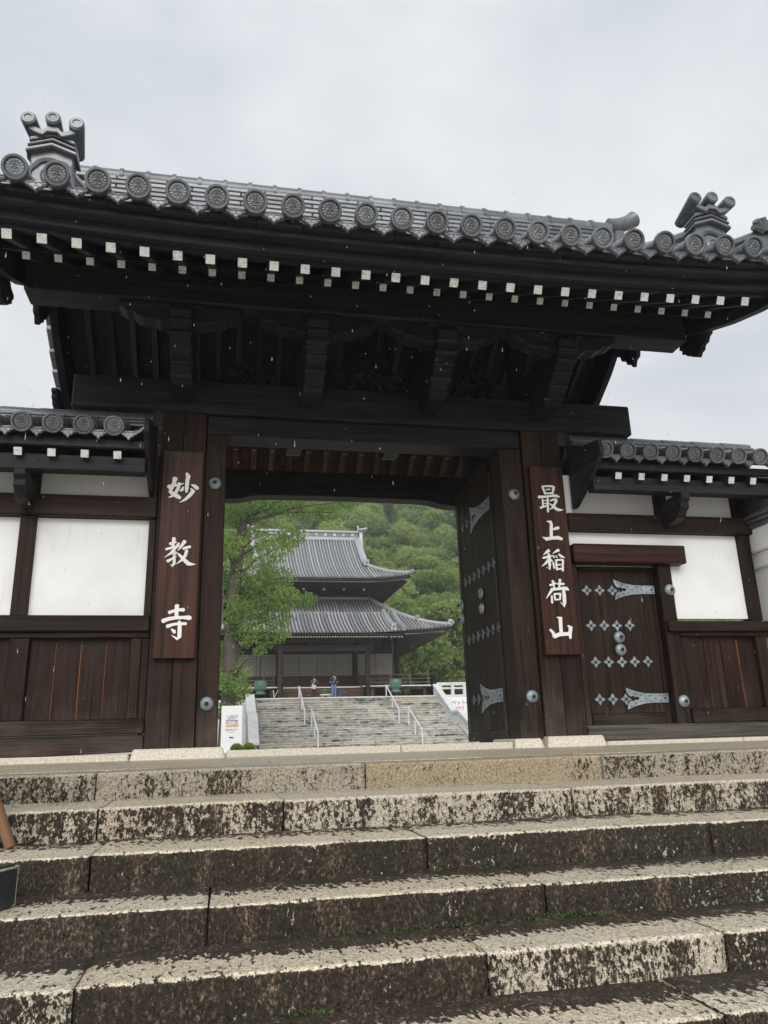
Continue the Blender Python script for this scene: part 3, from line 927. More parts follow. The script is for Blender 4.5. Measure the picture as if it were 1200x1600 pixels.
# tile bed: hollow flat tiles laid in overlapping courses between the round tile columns
NCOL, PITCH = 26, 0.310
colx = [-2.365 + i * PITCH for i in range(NCOL)]
for side in (1, -1):
    mb = MB()
    courses = 12
    ys = np.linspace(5.56, 8.58, courses + 1)
    for i in range(NCOL - 1):
        xs = np.linspace(colx[i], colx[i + 1], 6)
        dip = np.array([0, -.018, -.026, -.026, -.018, 0])
        for c in range(courses):
            v = []
            for (y, dz) in ((ys[c], .022), (ys[c + 1], .0)):
                yy = y if side == 1 else 2 * YR - y
                v += [(x, yy, zroof(yy) + lift(x, yy) + d + dz - .035) for x, d in zip(xs, dip)]
            v += [(x, p[1], p[2] - .024) for x, p in zip(xs, v[:6])]
            f = [(k, k + 1, k + 7, k + 6) for k in range(5)] + [(12 + k, 12 + k + 1, k + 1, k) for k in range(5)]
            mb.add(v, f)
    b = mb.build('flat_tile_courses', TILE, gate)
    b['kind'] = 'stuff'
    # boarding under the tiles
    mb = MB()
    yy = np.linspace(5.60, 8.6, 14)
    n = 25
    for y in yy:
        for i in range(n):
            x = -2.30 + 7.62 * i / (n - 1)
            y2 = y if side == 1 else 2 * YR - y
            mb.v.append((x, y2, zroof(y2) + lift(x, y2) - .105))
    for a in range(13):
        for i in range(n - 1):
            mb.f.append((a * n + i, a * n + i + 1, (a + 1) * n + i + 1, (a + 1) * n + i))
    mb.build('roof_boarding', W('eave', 0), gate)
    # round tile columns with disc heads, pendants between
    pend_me = pendant_mesh(PITCH - .02, TILE)
    for i, x in enumerate(colx):
        path, rad = [], []
        ys2 = np.linspace(5.445, 8.5, 12)
        for k, y in enumerate(ys2):
            y2 = y if side == 1 else 2 * YR - y
            z = zroof(y2) + lift(x, y2) + .035
            r0, r1 = .088, .080
            path.append((x, y2, z)); rad.append(r0)
            if k < len(ys2) - 1:
                y3 = y + (ys2[1] - ys2[0]) * .985
                y3 = y3 if side == 1 else 2 * YR - y3
                path.append((x, y3, zroof(y3) + lift(x, y3) + .035)); rad.append(r1)
        t = MB().tube(path, rad, 12).build('round_tile', TILE, gate, smooth=True, angle=35)
        yh = 5.42 if side == 1 else 2 * YR - 5.42
        zh = 4.245 + lift(x, 5.42) + .055
        o = worigin(gate)
        hd = link('tile_head', DISC, t, (x - o[0], yh - o[1], zh - o[2]), (0.36, 0, 0 if side == 1 else math.pi))
        if side == 1:
            link('crest', CREST, t, (x - o[0], yh - o[1] + .0028, zh - o[2] + .001), (0.36, 0, 0))
        if i < NCOL - 1:
            xm = x + PITCH / 2
            link('eave_pendant', pend_me, gate, (xm - o[0], yh - o[1] + .048 * side, 4.238 + lift(xm, 5.42) - o[2]), (-0.08, 0, 0 if side == 1 else math.pi))

# verge tiles stepping down both gables
for (xa, xb) in [(-2.46, -2.34), (5.36, 5.48)]:
    for side in (1, -1):
        for k in range(12):
            ya, yb = 5.44 + k * .265, 5.44 + k * .265 + .285
            yA, yB = (ya, yb) if side == 1 else (2 * YR - ya, 2 * YR - yb)
            za, zb = zroof(yA), zroof(yB)
            x = (xa + xb) / 2
            la, lb = lift(x, yA), lift(x, yB)
            v = [(xa, yA, za + la - .06), (xb, yA, za + la - .06), (xb, yB, zb + lb - .12), (xa, yB, zb + lb - .12),
                 (xa, yA, za + la + .055), (xb, yA, za + la + .055), (xb, yB, zb + lb + .02), (xa, yB, zb + lb + .02)]
            MB().add(v, [(3, 2, 1, 0), (4, 5, 6, 7), (0, 1, 5, 4), (1, 2, 6, 5), (2, 3, 7, 6), (3, 0, 4, 7)]).build('verge_tile', TILE, gate, bev=.01)

# main ridge: stacked courses, cap tiles with collars, end ornaments
RX0, RX1 = -2.15, 5.20
z = 6.27
for k in range(9):
    hw = .20 - k * .010
    nseg = 12
    for j in range(nseg):
        w = (RX1 - RX0) / nseg
        off = (k % 2) * w * .5
        a, b = RX0 + j * w + off, RX0 + (j + 1) * w + off
        b = min(b, RX1)
        bx('ridge_tile', gate, a + .002, b - .002, YR - hw, YR + hw, z, z + .062, TILE, .012)
    z += .074
for j in range(23):
    a = RX0 + j * (RX1 - RX0) / 23
    b = a + (RX1 - RX0) / 23
    MB().tube([(a, YR, z + .02), (a + .045, YR, z + .02), (a + .047, YR, z + .02), (b, YR, z + .02)], [.135, .135, .118, .118], 12).build('ridge_cap', TILE, gate, smooth=True, angle=35)
ZRT = z
for (x, s) in [(RX1, 1), (RX0, -1)]:
    for (zz, L, r) in [(ZRT + .12, .42, .105), (ZRT - .20, .46, .095)]:
        MB().tube([(x + s * L * t, YR, zz + .16 * t * t) for t in (0, .3, .6, .85, 1.0)], [r, r, r, r * 1.02, r * 1.15], 12).build('ridge_end_tile', TILE, gate, smooth=True, angle=40)
    MB().prism([(YR - .26, 5.95), (YR - .20, 6.3), (YR - .16, 6.7), (YR - .20, 6.85), (YR + .20, 6.85), (YR + .16, 6.7), (YR + .20, 6.3), (YR + .26, 5.95)], 'x', x, x + s * .14).build('ridge_end_plate', TILE, gate, bev=.02)

# descending ridges with demon-face end tiles
def descending(xc, y0, scale=1.0, small=False):
    zb = lambda y: zroof(y) + lift(xc, y) + .04
    for k in range(4):
        hw = .135 - .012 * k
        seg = 9
        for j in range(seg):
            ya, yb = y0 + .06 + (8.4 - y0) * j / seg, y0 + .06 + (8.4 - y0) * (j + 1) / seg - .004
            v = []
            for zt in (0, .06):
                for (x, y) in ((xc - hw, ya), (xc + hw, ya), (xc + hw, yb), (xc - hw, yb)):
                    v.append((x, y, zb(y) + .05 + k * .072 + zt))
            MB().add(v, [(3, 2, 1, 0), (4, 5, 6, 7), (0, 1, 5, 4), (1, 2, 6, 5), (2, 3, 7, 6), (3, 0, 4, 7)]).build('ridge_tile', TILE, gate, bev=.012)
    path = [(xc, y, zb(y) + .38) for y in np.linspace(y0 + .06, 8.4, 10)]
    MB().tube(path, .085, 10).build('ridge_cap', TILE, gate, smooth=True, angle=35)
    b = zb(y0) - .06 if small else zb(y0) - .20
    if small:
        body = [(-.18, 0), (-.12, .18), (-.10, .34), (-.16, .40), (-.15, .45), (.15, .45), (.16, .40), (.10, .34), (.12, .18), (.18, 0)]
    else:
        body = [(x * .82, q) for x, q in [(-.36, .0), (-.345, .10), (-.27, .17), (-.225, .28), (-.205, .42), (-.215, .56), (-.24, .58), (0, .64), (.24, .58), (.215, .56), (.205, .42), (.225, .28), (.27, .17), (.345, .10), (.36, 0)]]
    o = MB().prism([(xc + x, b + zz) for x, zz in body], 'y', y0 - .06, y0 + .08).build('demon_tile', TILE, gate, bev=.012)
    if small:
        mb = MB()
        for i in range(9):
            a = math.pi * i / 8
            mb.tube([(xc + .05 * math.cos(a), y0 - .07, b + .45), (xc + .17 * math.cos(a), y0 - .09 - .03 * (i % 2), b + .47 + .09 * math.sin(a) + .02 * (i % 2))], [.05, .038], 7)
        mb.build('leaf_crown', TILE, o, smooth=True)
        return
    # chevron mouldings
    for (zo, w, t) in ((.545, .205, .035), (.60, .195, .028), (.65, .185, .04)):
        MB().prism([(xc - w, b + zo), (xc, b + zo + .075), (xc + w, b + zo), (xc + w, b + zo + t), (xc, b + zo + .075 + t), (xc - w, b + zo + t)], 'y', y0 - .115, y0 + .10).build('chevron_moulding', TILE, o, bev=.008)
    # cusped window frame with a crested boss
    fr = []
    for i in range(41):
        a = 2 * math.pi * i / 40
        r = .135 * (1 + .10 * abs(math.cos(2.5 * a + math.pi / 4)))
        fr.append((xc + 1.15 * r * math.sin(a), y0 - .066, b + .36 + r * math.cos(a)))
    MB().tube(fr, .022, 6).build('window_moulding', TILE, o, smooth=True)
    MB().lathe([(0, .0), (.075, .0), (.08, -.02), (.065, -.03), (.058, -.022), (0, -.026)], 20, (xc, y0 - .058, b + .345), 'y').build('boss', TILE, o, smooth=True)
    # scrolls at the foot
    for s in (-1, 1):
        mb = MB()
        mb.tube([(xc + s * (.20 + .050 * (1 - .7 * t) * math.cos(8 * t)), y0 - .066, b + .11 + .055 * (1 - .7 * t) * math.sin(8 * t)) for t in [i / 16 for i in range(17)]], .014, 5)
        mb.build('carved_scroll', TILE, o, smooth=True)
    # concave bar with three cylinder tiles
    bar = [(xc + x, b + .735 + .06 * (abs(x) / .19) ** 2 + (.05 if abs(x) < .06 else 0)) for x in np.linspace(-.19, .19, 11)]
    MB().prism(bar + [(x, z - .055) for x, z in bar[::-1]], 'y', y0 - .15, y0 + .14).build('crown_bar', TILE, o, bev=.006)
    for (dx, dz, tilt) in ((-.195, .825, -.8), (0, .855, 0), (.195, .825, .8)):
        cyl = MB().tube([(xc + dx, y0 - .17, b + dz), (xc + dx - tilt * .06, y0 + .20, b + dz - .03)], [.066, .056], 16).build('cylinder_tile', TILE, o, smooth=True, angle=40)
        MB().lathe([(0, -.004), (.030, -.004), (.033, -.012), (.052, -.012), (.060, -.004), (.060, .02), (0, .02)], 20, (xc + dx, y0 - .174, b + dz), 'y').build('cylinder_cap', TILE, cyl, smooth=True)
descending(-1.60, 5.92)
descending(4.68, 5.92)
descending(-2.38, 6.0, small=True)
descending(5.40, 6.0, small=True)

# ------------------------------------------------------------------ iron fittings
KNOB = MB().lathe([(0, 0), (.066, 0), (.068, -.008), (.060, -.022), (.040, -.036), (.022, -.042), (.020, -.046), (0, -.046)], 24, axis='y').mesh('iron_knob', IRON, smooth=True, angle=50)
KNOBTIP = MB().lathe([(0, -.044), (.016, -.044), (.019, -.056), (.013, -.068), (0, -.070)], 12, axis='y').mesh('knob_tip', IRONDARK, smooth=True)
def knob(parent, x, y, z, rz=0):
    o = worigin(parent)
    k = link('iron_knob', KNOB, parent, (x - o[0], y - o[1], z - o[2]), (0, 0, rz))
    return k
def star_poly(R, n=4):
    pts = []
    prof = [(0, 1.0), (6, .84), (11, .84), (16, .68), (21, .74), (27, .58), (34, .64), (45, .54)]
    for q in range(4):
        for a, r in prof:
            pts.append((q * 90 + a, r))
        for a, r in prof[-2:0:-1]:
            pts.append((q * 90 + 90 - a, r))
    return [(R * r * math.sin(math.radians(a)), R * r * math.cos(math.radians(a))) for a, r in pts]
ROS = MB().prism(star_poly(.066), 'y', -.008, 0).mesh('rosette', IRON, bev=.002)
_rb = MB().lathe([(0, -.008), (.016, -.008), (.014, -.016), (.006, -.020), (0, -.020)], 10, axis='y')
for a in range(4):
    ax, az = .030 * math.sin(math.radians(45 + a * 90)), .030 * math.cos(math.radians(45 + a * 90))
    _rb.lathe([(0, -.0085), (.0065, -.0085), (.0055, -.012), (0, -.012)], 8, (ax, 0, az), 'y')
ROSB = _rb.mesh('rosette_stud', IRONDARK)
def rosette(parent, x, y, z, rz=0, s=1.0):
    o = worigin(parent)
    k = link('rosette', ROS, parent, (x - o[0], y - o[1], z - o[2]), (0, 0, rz), (s, 1, s))
    return k
def strap_mesh(L, H, rows=2):
    """forked strap hinge, hinge at x=0 reaching to -L; faces -Y"""
    e = [(0, .25), (-.30, .25), (-.55, .28), (-.75, .38), (-.88, .48), (-1.0, .60), (-.985, .36), (-.94, .16), (-.88, .10), (-.85, .16), (-.80, .06), (-.74, .09), (-.69, .0)]
    poly = e + [(a, -b) for a, b in e[-2::-1]]
    mb = MB().prism([(a * L, b * H) for a, b in poly], 'y', -.007, 0)
    return mb.mesh('strap_hinge', IRON, bev=.002)
def strap_studs(L, H):
    mb = MB()
    for (a, b) in [(-.08, 0), (-.2, .14), (-.2, -.14), (-.32, 0), (-.44, .14), (-.44, -.14), (-.56, 0), (-.66, .16), (-.66, -.16), (-.80, .26), (-.80, -.26), (-.92, .42), (-.92, -.42), (-.05, .16), (-.05, -.16)]:
        r = .012 if abs(a + .08) < .01 else .0065
        mb.lathe([(0, -.007), (r, -.007), (r * .8, -.012 - r * .4), (0, -.013 - r * .4)], 8, (a * L, 0, b * H), 'y')
    return mb.mesh('strap_stud', IRONDARK)

def mjoin(name, parts):
    """one mesh out of several, keeping their materials"""
    me = bpy.data.meshes.new(name)
    v, f, mi, sm = [], [], [], []
    for k, p in enumerate(parts):
        o = len(v)
        v += [tuple(q.co) for q in p.vertices]
        for q in p.polygons:
            f.append([i + o for i in q.vertices]); mi.append(k); sm.append(q.use_smooth)
        me.materials.append(p.materials[0])
    me.from_pydata(v, [], f)
    me.polygons.foreach_set('material_index', mi)
    me.polygons.foreach_set('use_smooth', sm)
    return me
KNOB = mjoin('iron_knob', [KNOB, KNOBTIP])
ROS = mjoin('rosette', [ROS, ROSB])
def strap_full(L, H):
    return mjoin('strap_hinge', [strap_mesh(L, H), strap_studs(L, H)])
# knobs on the jambs
for (x, z_) in [(-.189, 2.73), (-.192, .425), (3.205, 2.725), (3.225, .437)]:
    knob(gate, x, 8.035, z_)

# main door leaves, folded back at right angles
def leaf(xf, xb, dirx):
    """xf: face that looks into the opening, xb: back; dirx: -1 face looks to -X"""
    lf = MB()
    s = -dirx
    d = bx('door_leaf', gate, min(xf + s * .012, xb), max(xf + s * .012, xb), 8.40, 9.84, .004, 3.262, 'brown', .004, axis=2)
    n = 5
    for j in range(n):
        ya, yb = 8.46 + j * (9.72 - 8.46) / n, 8.46 + (j + 1) * (9.72 - 8.46) / n
        bx('board', d, min(xf, xf + s * .011), max(xf, xf + s * .011), ya + .002, yb - .002, .11, 3.12, 'brown', .003, axis=2)
    bx('rail', d, min(xf - s * .022, xf + s * .011), max(xf - s * .022, xf + s * .011), 8.40, 9.84, 3.125, 3.285, 'brown', .006)
    bx('rail', d, min(xf - s * .012, xf + s * .011), max(xf - s * .012, xf + s * .011), 8.40, 9.84, -.012, .105, 'brown', .006)
    bx('stile', d, min(xf - s * .008, xf + s * .011), max(xf - s * .008, xf + s * .011), 8.40, 8.457, .108, 3.122, 'dark', .004)
    bx('stile', d, min(xf - s * .008, xf + s * .011), max(xf - s * .008, xf + s * .011), 9.725, 9.84, .108, 3.122, 'dark', .004)
    rz = -math.pi / 2 if dirx < 0 else math.pi / 2
    xx = xf + dirx * .001
    for (zz, y0, n_) in [(2.755, 8.98, 4), (2.005, 8.43, 7), (1.245, 8.42, 7), (.487, 8.93, 4)]:
        for k in range(n_):
            rosette(d, xx, min(y0 + .19 * k + .03, 9.68), zz, rz)
    for (zz) in (2.755, .487):
        L, H = .78, .30
        me = strap_full(L, H)
        o = worigin(d)
        # hinge at the Y=8.12 end, reaching to larger Y
        st = link('strap_hinge', me, d, (xx - o[0] + dirx * .002, 8.46 - o[1] - .0, zz - o[2]), (0, 0, rz))
        st.scale = (1 if dirx < 0 else -1, 1, 1)
    for (y, zz) in [(8.96, 1.735), (8.96, 1.545), (9.79, 1.735), (9.79, 1.545)]:
        kk = knob(d, xx + dirx * .006, y, zz, rz)
    return d
rl = leaf(3.055, 3.115, -1)
ll = leaf(-.115, -.175, 1)

# ------------------------------------------------------------------ name boards with brush lettering (x, z, stroke width in mm)
CH = {'myo':[[(-595,2738,48),(-605,2687,38),(-622,2633,34),(-641,2582,38),(-603,2555,43),(-563,2532,44),(-536,2515,33)],[(-551,2681,35),(-563,2620,33),(-589,2566,33),(-626,2530,21),(-659,2518,4)],[(-665,2632,45),(-617,2649,30),(-560,2662,25),(-506,2677,8)],[(-511,2640,13),(-516,2613,30),(-537,2594,25)],[(-485,2791,28),(-464,2762,46),(-473,2703,40),(-475,2628,38),(-476,2583,25)],[(-430,2668,9),(-398,2652,35),(-370,2632,40),(-358,2621,23)],[(-433,2624,13),(-408,2599,44),(-438,2550,38),(-484,2501,28),(-541,2465,4)]],'kyo':[[(-578,2084,37),(-581,2043,31),(-586,1997,28)],[(-620,2019,28),(-587,2030,24),(-554,2041,18)],[(-653,1961,25),(-604,1977,25),(-562,1990,22),(-521,1998,14)],[(-526,2029,23),(-561,1973,26),(-610,1916,21),(-661,1876,4)],[(-603,1914,16),(-564,1937,26),(-549,1932,25),(-572,1902,21)],[(-571,1897,22),(-564,1852,27),(-565,1812,29),(-583,1786,19),(-600,1805,5)],[(-633,1835,33),(-598,1856,23),(-545,1890,10)],[(-467,2053,39),(-491,2015,31),(-509,1984,23),(-536,1950,4)],[(-484,1969,24),(-452,1982,29),(-411,1993,29)],[(-446,1955,32),(-457,1899,32),(-489,1853,25),(-544,1808,4)],[(-531,1919,17),(-500,1888,29),(-460,1848,37),(-425,1814,42),(-392,1809,28),(-349,1809,3)]],'ji':[[(-515,1389,42),(-517,1331,39),(-516,1263,36)],[(-592,1311,34),(-547,1328,29),(-492,1340,29),(-445,1341,38)],[(-650,1225,43),(-589,1249,36),(-516,1261,34),(-442,1263,31),(-395,1261,48),(-375,1254,32)],[(-604,1172,36),(-554,1191,29),(-495,1201,26),(-418,1201,30)],[(-486,1227,28),(-480,1177,39),(-478,1101,39),(-479,1072,42),(-497,1049,27),(-554,1086,5)],[(-559,1148,13),(-532,1125,36),(-525,1109,26)]],'sai':[[(3510,2792,24),(3527,2747,26),(3539,2700,23)],[(3510,2795,18),(3575,2800,21),(3643,2800,25)],[(3651,2795,35),(3641,2752,26),(3626,2704,21)],[(3552,2756,15),(3604,2762,16)],[(3540,2709,20),(3627,2716,21)],[(3452,2662,35),(3536,2670,24),(3618,2681,25),(3667,2686,35),(3707,2672,18)],[(3498,2640,19),(3498,2597,19),(3496,2544,19)],[(3564,2653,23),(3558,2589,25),(3551,2485,23)],[(3501,2619,10),(3556,2627,11)],[(3500,2584,10),(3553,2593,11)],[(3461,2532,24),(3508,2550,21),(3556,2567,16)],[(3590,2622,16),(3636,2638,24),(3668,2635,35)],[(3670,2630,29),(3641,2581,26),(3609,2537,21),(3571,2514,4)],[(3576,2589,7),(3612,2564,24),(3652,2528,34),(3683,2513,33),(3740,2515,3)]],'jo':[[(3529,2376,9),(3571,2368,39),(3579,2337,36),(3570,2274,38),(3564,2186,36)],[(3595,2280,19),(3628,2292,35),(3664,2303,33)],[(3457,2187,6),(3499,2164,41),(3574,2178,36),(3649,2183,43),(3693,2167,32)]],'ina':[[(3521,2033,39),(3492,2013,29),(3446,1976,4)],[(3436,1943,19),(3476,1951,26),(3519,1962,24),(3549,1969,14)],[(3511,1993,26),(3517,1937,32),(3512,1861,32),(3508,1815,21),(3473,1841,5)],[(3505,1927,28),(3470,1885,26),(3416,1845,4)],[(3526,1927,23),(3548,1908,17)],[(3638,2039,34),(3604,2023,24),(3559,1995,4)],[(3561,1974,18),(3578,1947,14)],[(3599,1972,16),(3610,1948,12)],[(3633,1990,19),(3662,1965,30),(3700,1949,7)],[(3555,1897,19),(3564,1825,21)],[(3592,1923,21),(3592,1867,21),(3593,1806,21)],[(3589,1918,23),(3637,1924,19),(3679,1924,21)],[(3676,1919,24),(3667,1858,24),(3661,1796,23)],[(3599,1865,15),(3644,1868,16)],[(3600,1817,19),(3661,1823,19)]],'ri':[[(3492,1633,26),(3529,1642,22),(3566,1656,19)],[(3531,1685,31),(3538,1645,22),(3540,1602,16)],[(3582,1651,17),(3621,1648,26),(3663,1649,23)],[(3618,1700,31),(3613,1651,23),(3597,1606,16)],[(3519,1590,36),(3486,1547,26),(3434,1481,4)],[(3503,1515,17),(3501,1472,23),(3500,1433,24)],[(3507,1585,30),(3576,1591,28),(3651,1600,33),(3685,1597,42),(3712,1580,13)],[(3533,1531,20),(3540,1466,20)],[(3533,1534,19),(3611,1537,22)],[(3607,1532,22),(3595,1471,20)],[(3546,1469,17),(3599,1475,17)],[(3648,1575,35),(3650,1510,39),(3645,1435,39),(3641,1396,24),(3599,1442,6)]],'san':[[(3541,1275,11),(3580,1269,47),(3575,1190,41),(3574,1096,38)],[(3447,1140,25),(3480,1106,34),(3489,1059,38)],[(3484,1062,45),(3553,1088,43),(3666,1093,38)],[(3659,1182,19),(3691,1164,45),(3675,1095,39),(3675,1043,27)]]}
def name_board(x0, x1, z0, z1, chars, label):
    t = thing('name_board', ((x0 + x1) / 2, 7.95, z0), label, 'signboard', 'name boards on the gate pillars')
    b = bx('board', t, x0, x1, 7.915, 7.958, z0, z1, 'plaque', .004, axis=2)
    xm = (x0 + x1) / 2
    bx('hanging_slot', t, xm - .012, xm + .012, 7.908, 7.9145, z1 - .105, z1 - .055, IRONDARK, .002)
    for c in chars:
        mb = MB()
        for k, st in enumerate(CH[c]):
            ribbon(mb, [(a / 1000, b_ / 1000, w / 1000) for a, b_, w in st], 7.9085 - .0004 * k, 7.9152)
        mb.build('character', CHARWHITE, t)
    return t
name_board(-.729, -.318, .861, 3.04, ('myo', 'kyo', 'ji'), 'tall reddish wooden board with three white characters on the left pillar')
name_board(3.372, 3.781, .869, 3.04, ('sai', 'jo', 'ina', 'ri', 'san'), 'tall reddish wooden board with five white characters on the right pillar')

# ------------------------------------------------------------------ sleeve walls beside the gate
PEND_S = pendant_mesh(.262, TILE)
def small_roof(w, xa, xb, xt0, pt, nt_, xr0, pr, nr):
    """tiled coping of a sleeve wall: xa..xb extents, columns from xt0, rafters from xr0"""
    YR2, E, ZE, ZT = 8.07, 7.31, 3.005, 3.315
    def zs(y):
        d = abs(y - YR2)
        u = (YR2 - E - d) / (YR2 - E)
        return ZE + (ZT - ZE) * (.75 * u + .25 * u * u)
    o = worigin(w)
    for side in (1, -1):
        ym = (lambda y: y) if side == 1 else (lambda y: 2 * YR2 - y)
        cols = [xt0 + i * pt for i in range(nt_)]
        for i, x in enumerate(cols):
            t = MB().tube([(x, ym(y), zs(y) + .035) for y in (E + .025, E + .25, E + .252, E + .5, E + .502, YR2)], [.082, .076, .082, .076, .082, .076], 12).build('round_tile', TILE, w, smooth=True, angle=35)
            link('tile_head', DISC, t, (x - o[0], ym(E) - o[1], ZE + .040 - o[2]), (.34, 0, 0 if side == 1 else math.pi), (.98, 1, .98))
            if side == 1:
                link('crest', CREST, t, (x - o[0], E + .0028 - o[1], ZE + .041 - o[2]), (.34, 0, 0))
        for i in range(-1, nt_):
            xm = xt0 + (i + .5) * pt
            if xm - pt / 2 < xa - .02 or xm + pt / 2 > xb + .02:
                continue
            link('eave_pendant', PEND_S, w, (xm - o[0], ym(E) + .030 * side - o[1], ZE - .002 - o[2]), (-.06, 0, 0 if side == 1 else math.pi), (pt / .277, 1, 1))
        mb = MB()
        for c in range(3):
            y0, y1 = E + .08 + c * .23, E + .08 + (c + 1) * .23
            for i in range(nt_ + 1):
                x0, x1 = max(xa, xt0 + (i - 1) * pt), min(xb, xt0 + i * pt)
                if x1 - x0 < .03: continue
                xs = np.linspace(x0, x1, 5)
                dip = [0, -.016, -.022, -.016, 0]
                v = [(x, ym(y0), zs(y0) + d + .018) for x, d in zip(xs, dip)] + [(x, ym(y1), zs(y1) + d) for x, d in zip(xs, dip)] + [(x, ym(y0), zs(y0) + d - .006) for x, d in zip(xs, dip)]
                mb.add(v, [(k, k + 1, k + 6, k + 5) for k in range(4)] + [(10 + k, 11 + k, k + 1, k) for k in range(4)])
        q = mb.build('flat_tile_courses', TILE, w)
        q['kind'] = 'stuff'
        mb = MB()
        mb.add([(xa, ym(E + .11), ZE + .00), (xb, ym(E + .11), ZE + .00), (xb, YR2, ZT - .04), (xa, YR2, ZT - .04), (xa, ym(E + .11), ZE - .025), (xb, ym(E + .11), ZE - .025), (xb, YR2, ZT - .07), (xa, YR2, ZT - .07)],
               [(0, 1, 2, 3), (7, 6, 5, 4), (0, 4, 5, 1), (1, 5, 6, 2), (3, 2, 6, 7), (0, 3, 7, 4)])
        mb.build('roof_boarding', W('eave', 0), w)
        bx('fascia_board', w, xa, xb, min(ym(7.43), ym(7.49)), max(ym(7.43), ym(7.49)), 2.862, 2.945, 'dark', .004)
        sl = math.atan(.40)
        L = .68
        me = boxmesh(.076, L, .078, W('eave', 1), .003)
        cap = boxmesh(.074, .006, .076, CAPWHITE, .0015)
        for i in range(nr):
            x = xr0 + i * pr
            yc, zc = 7.455 + L / 2 * math.cos(sl), 2.795 + L / 2 * math.sin(sl)
            r = link('rafter', me, w, (x - o[0], ym(yc) - o[1], zc - o[2]), (side * sl, 0, 0))
            link('white_end', cap, r, (0, -side * (L / 2 + .002), 0))
        bx('wall_purlin', w, xa, xb, min(ym(7.53), ym(7.68)), max(ym(7.53), ym(7.68)), 2.650, 2.806, 'dark', .006)
    # ridge
    zz = ZT - .01
    for k in range(3):
        n = max(3, int((xb - xa) / .42))
        for j in range(n):
            ww = (xb - xa) / n
            bx('ridge_tile', w, xa + j * ww + .002, xa + (j + 1) * ww - .002, YR2 - .15 + .012 * k, YR2 + .15 - .012 * k, zz, zz + .034, TILE, .008)
        zz += .042
    n = max(3, int((xb - xa) / .36))
    for j in range(n):
        a = xa + j * (xb - xa) / n
        MB().tube([(a + .002, YR2, zz + .005), (a + (xb - xa) / n - .002, YR2, zz + .005)], [.082, .076], 12).build('ridge_cap', TILE, w, smooth=True, angle=35)
    return zs

def gable_board(w, x0, x1):
    poly = [(7.20, 3.02), (7.24, 3.13), (7.62, 3.20), (8.02, 3.36), (8.02, 2.56), (7.93, 2.555), (7.70, 2.66), (7.45, 2.79), (7.28, 2.90), (7.21, 2.95)]
    MB().prism(poly, 'x', x0, x1).build('gable_board', W('dark', 1), w, bev=.008)

def wall_bracket(w, x):
    poly = [(8.06, 2.647), (7.50, 2.647), (7.50, 2.58), (7.54, 2.54), (7.54, 2.48), (7.60, 2.44), (7.64, 2.38), (7.76, 2.36), (8.06, 2.36)]
    MB().prism(poly, 'x', x - .055, x + .055).build('wall_bracket', W('dark', 1), w, bev=.006)

# left wall
lw = thing('sleeve_wall', (-2.2, 8.1, -.1), 'dark timber and white plaster wall with tiled coping left of the gate', 'wall', 'walls beside the gate')
small_roof(lw, -3.95, -.865, -1.999 - .281 * 6, .281, 10, -2.04 - .305 * 6, .305, 10)
gable_board(lw, -.862, -.815)
for (a, b) in [(-2.09, -1.945), (-3.55, -3.40)]:
    bx('post', lw, a, b, 7.99, 8.16, 1.292, 2.305, 'brown', .006)
    wall_bracket(lw, (a + b) / 2)
    bx('strut', lw, a, b, 8.0, 8.15, 2.534, 3.0, 'brown', .006)
bx('post', lw, -.842, -.772, 7.995, 8.15, .155, 2.305, 'brown', .005)
bx('strut', lw, -.86, -.772, 8.0, 8.15, 2.534, 3.0, 'brown', .005)
for (a, b) in [(-1.942, -.845), (-3.40, -2.093)]:
    bx('plaster_panel', lw, a, b, 8.06, 8.12, 1.292, 2.305, PLASTER, .003)
    bx('plaster_panel', lw, a, b, 8.06, 8.12, 2.534, 3.0, PLASTER, .003)
bx('rail', lw, -3.95, -.772, 7.95, 8.17, 2.308, 2.531, 'brown', .010)
bx('rail', lw, -3.95, -.772, 7.93, 8.16, 1.128, 1.288, 'brown', .010)
bx('rail', lw, -3.95, -.772, 7.97, 8.16, 1.075, 1.125, 'brown', .004)
for (a, b) in [(-2.065, -1.885), (-3.6, -3.42), (-.945, -.845)]:
    bx('lower_post', lw, a, b, 7.985, 8.15, .298, 1.072, 'brown', .006)
for (a0, b0, n) in [(-1.882, -.948, 4), (-3.417, -2.068, 5)]:
    for j in range(n):
        w_ = (b0 - a0) / n
        bx('board', lw, a0 + j * w_ + .002, a0 + (j + 1) * w_ - .002, 8.045 + random.uniform(-.003, .003), 8.085, .298, 1.072, 'board', .004, axis=2)
        if j: bx('batten', lw, a0 + j * w_ - .004, a0 + j * w_ + .004, 8.050, 8.0555, .298, 1.04, 'orange' if a0 > -2 else 'brown', .001, axis=2)
bx('rail', lw, -3.95, -.772, 7.94, 8.16, .156, .295, 'brown', .010)
MB().prism([(-3.95, -.075), (-.772, -.012), (-.772, .152), (-3.95, .152)], 'y', 7.965, 8.16).build('ground_sill', W('brown', 0), lw, bev=.01)
for (a, b) in [(-3.95, -2.3), (-2.295, -.89)]:
    bx('base_stone', lw, a, b, 7.90, 8.25, -.20, -.078 if a < -2.4 else -.030, PADSTONE, .012)

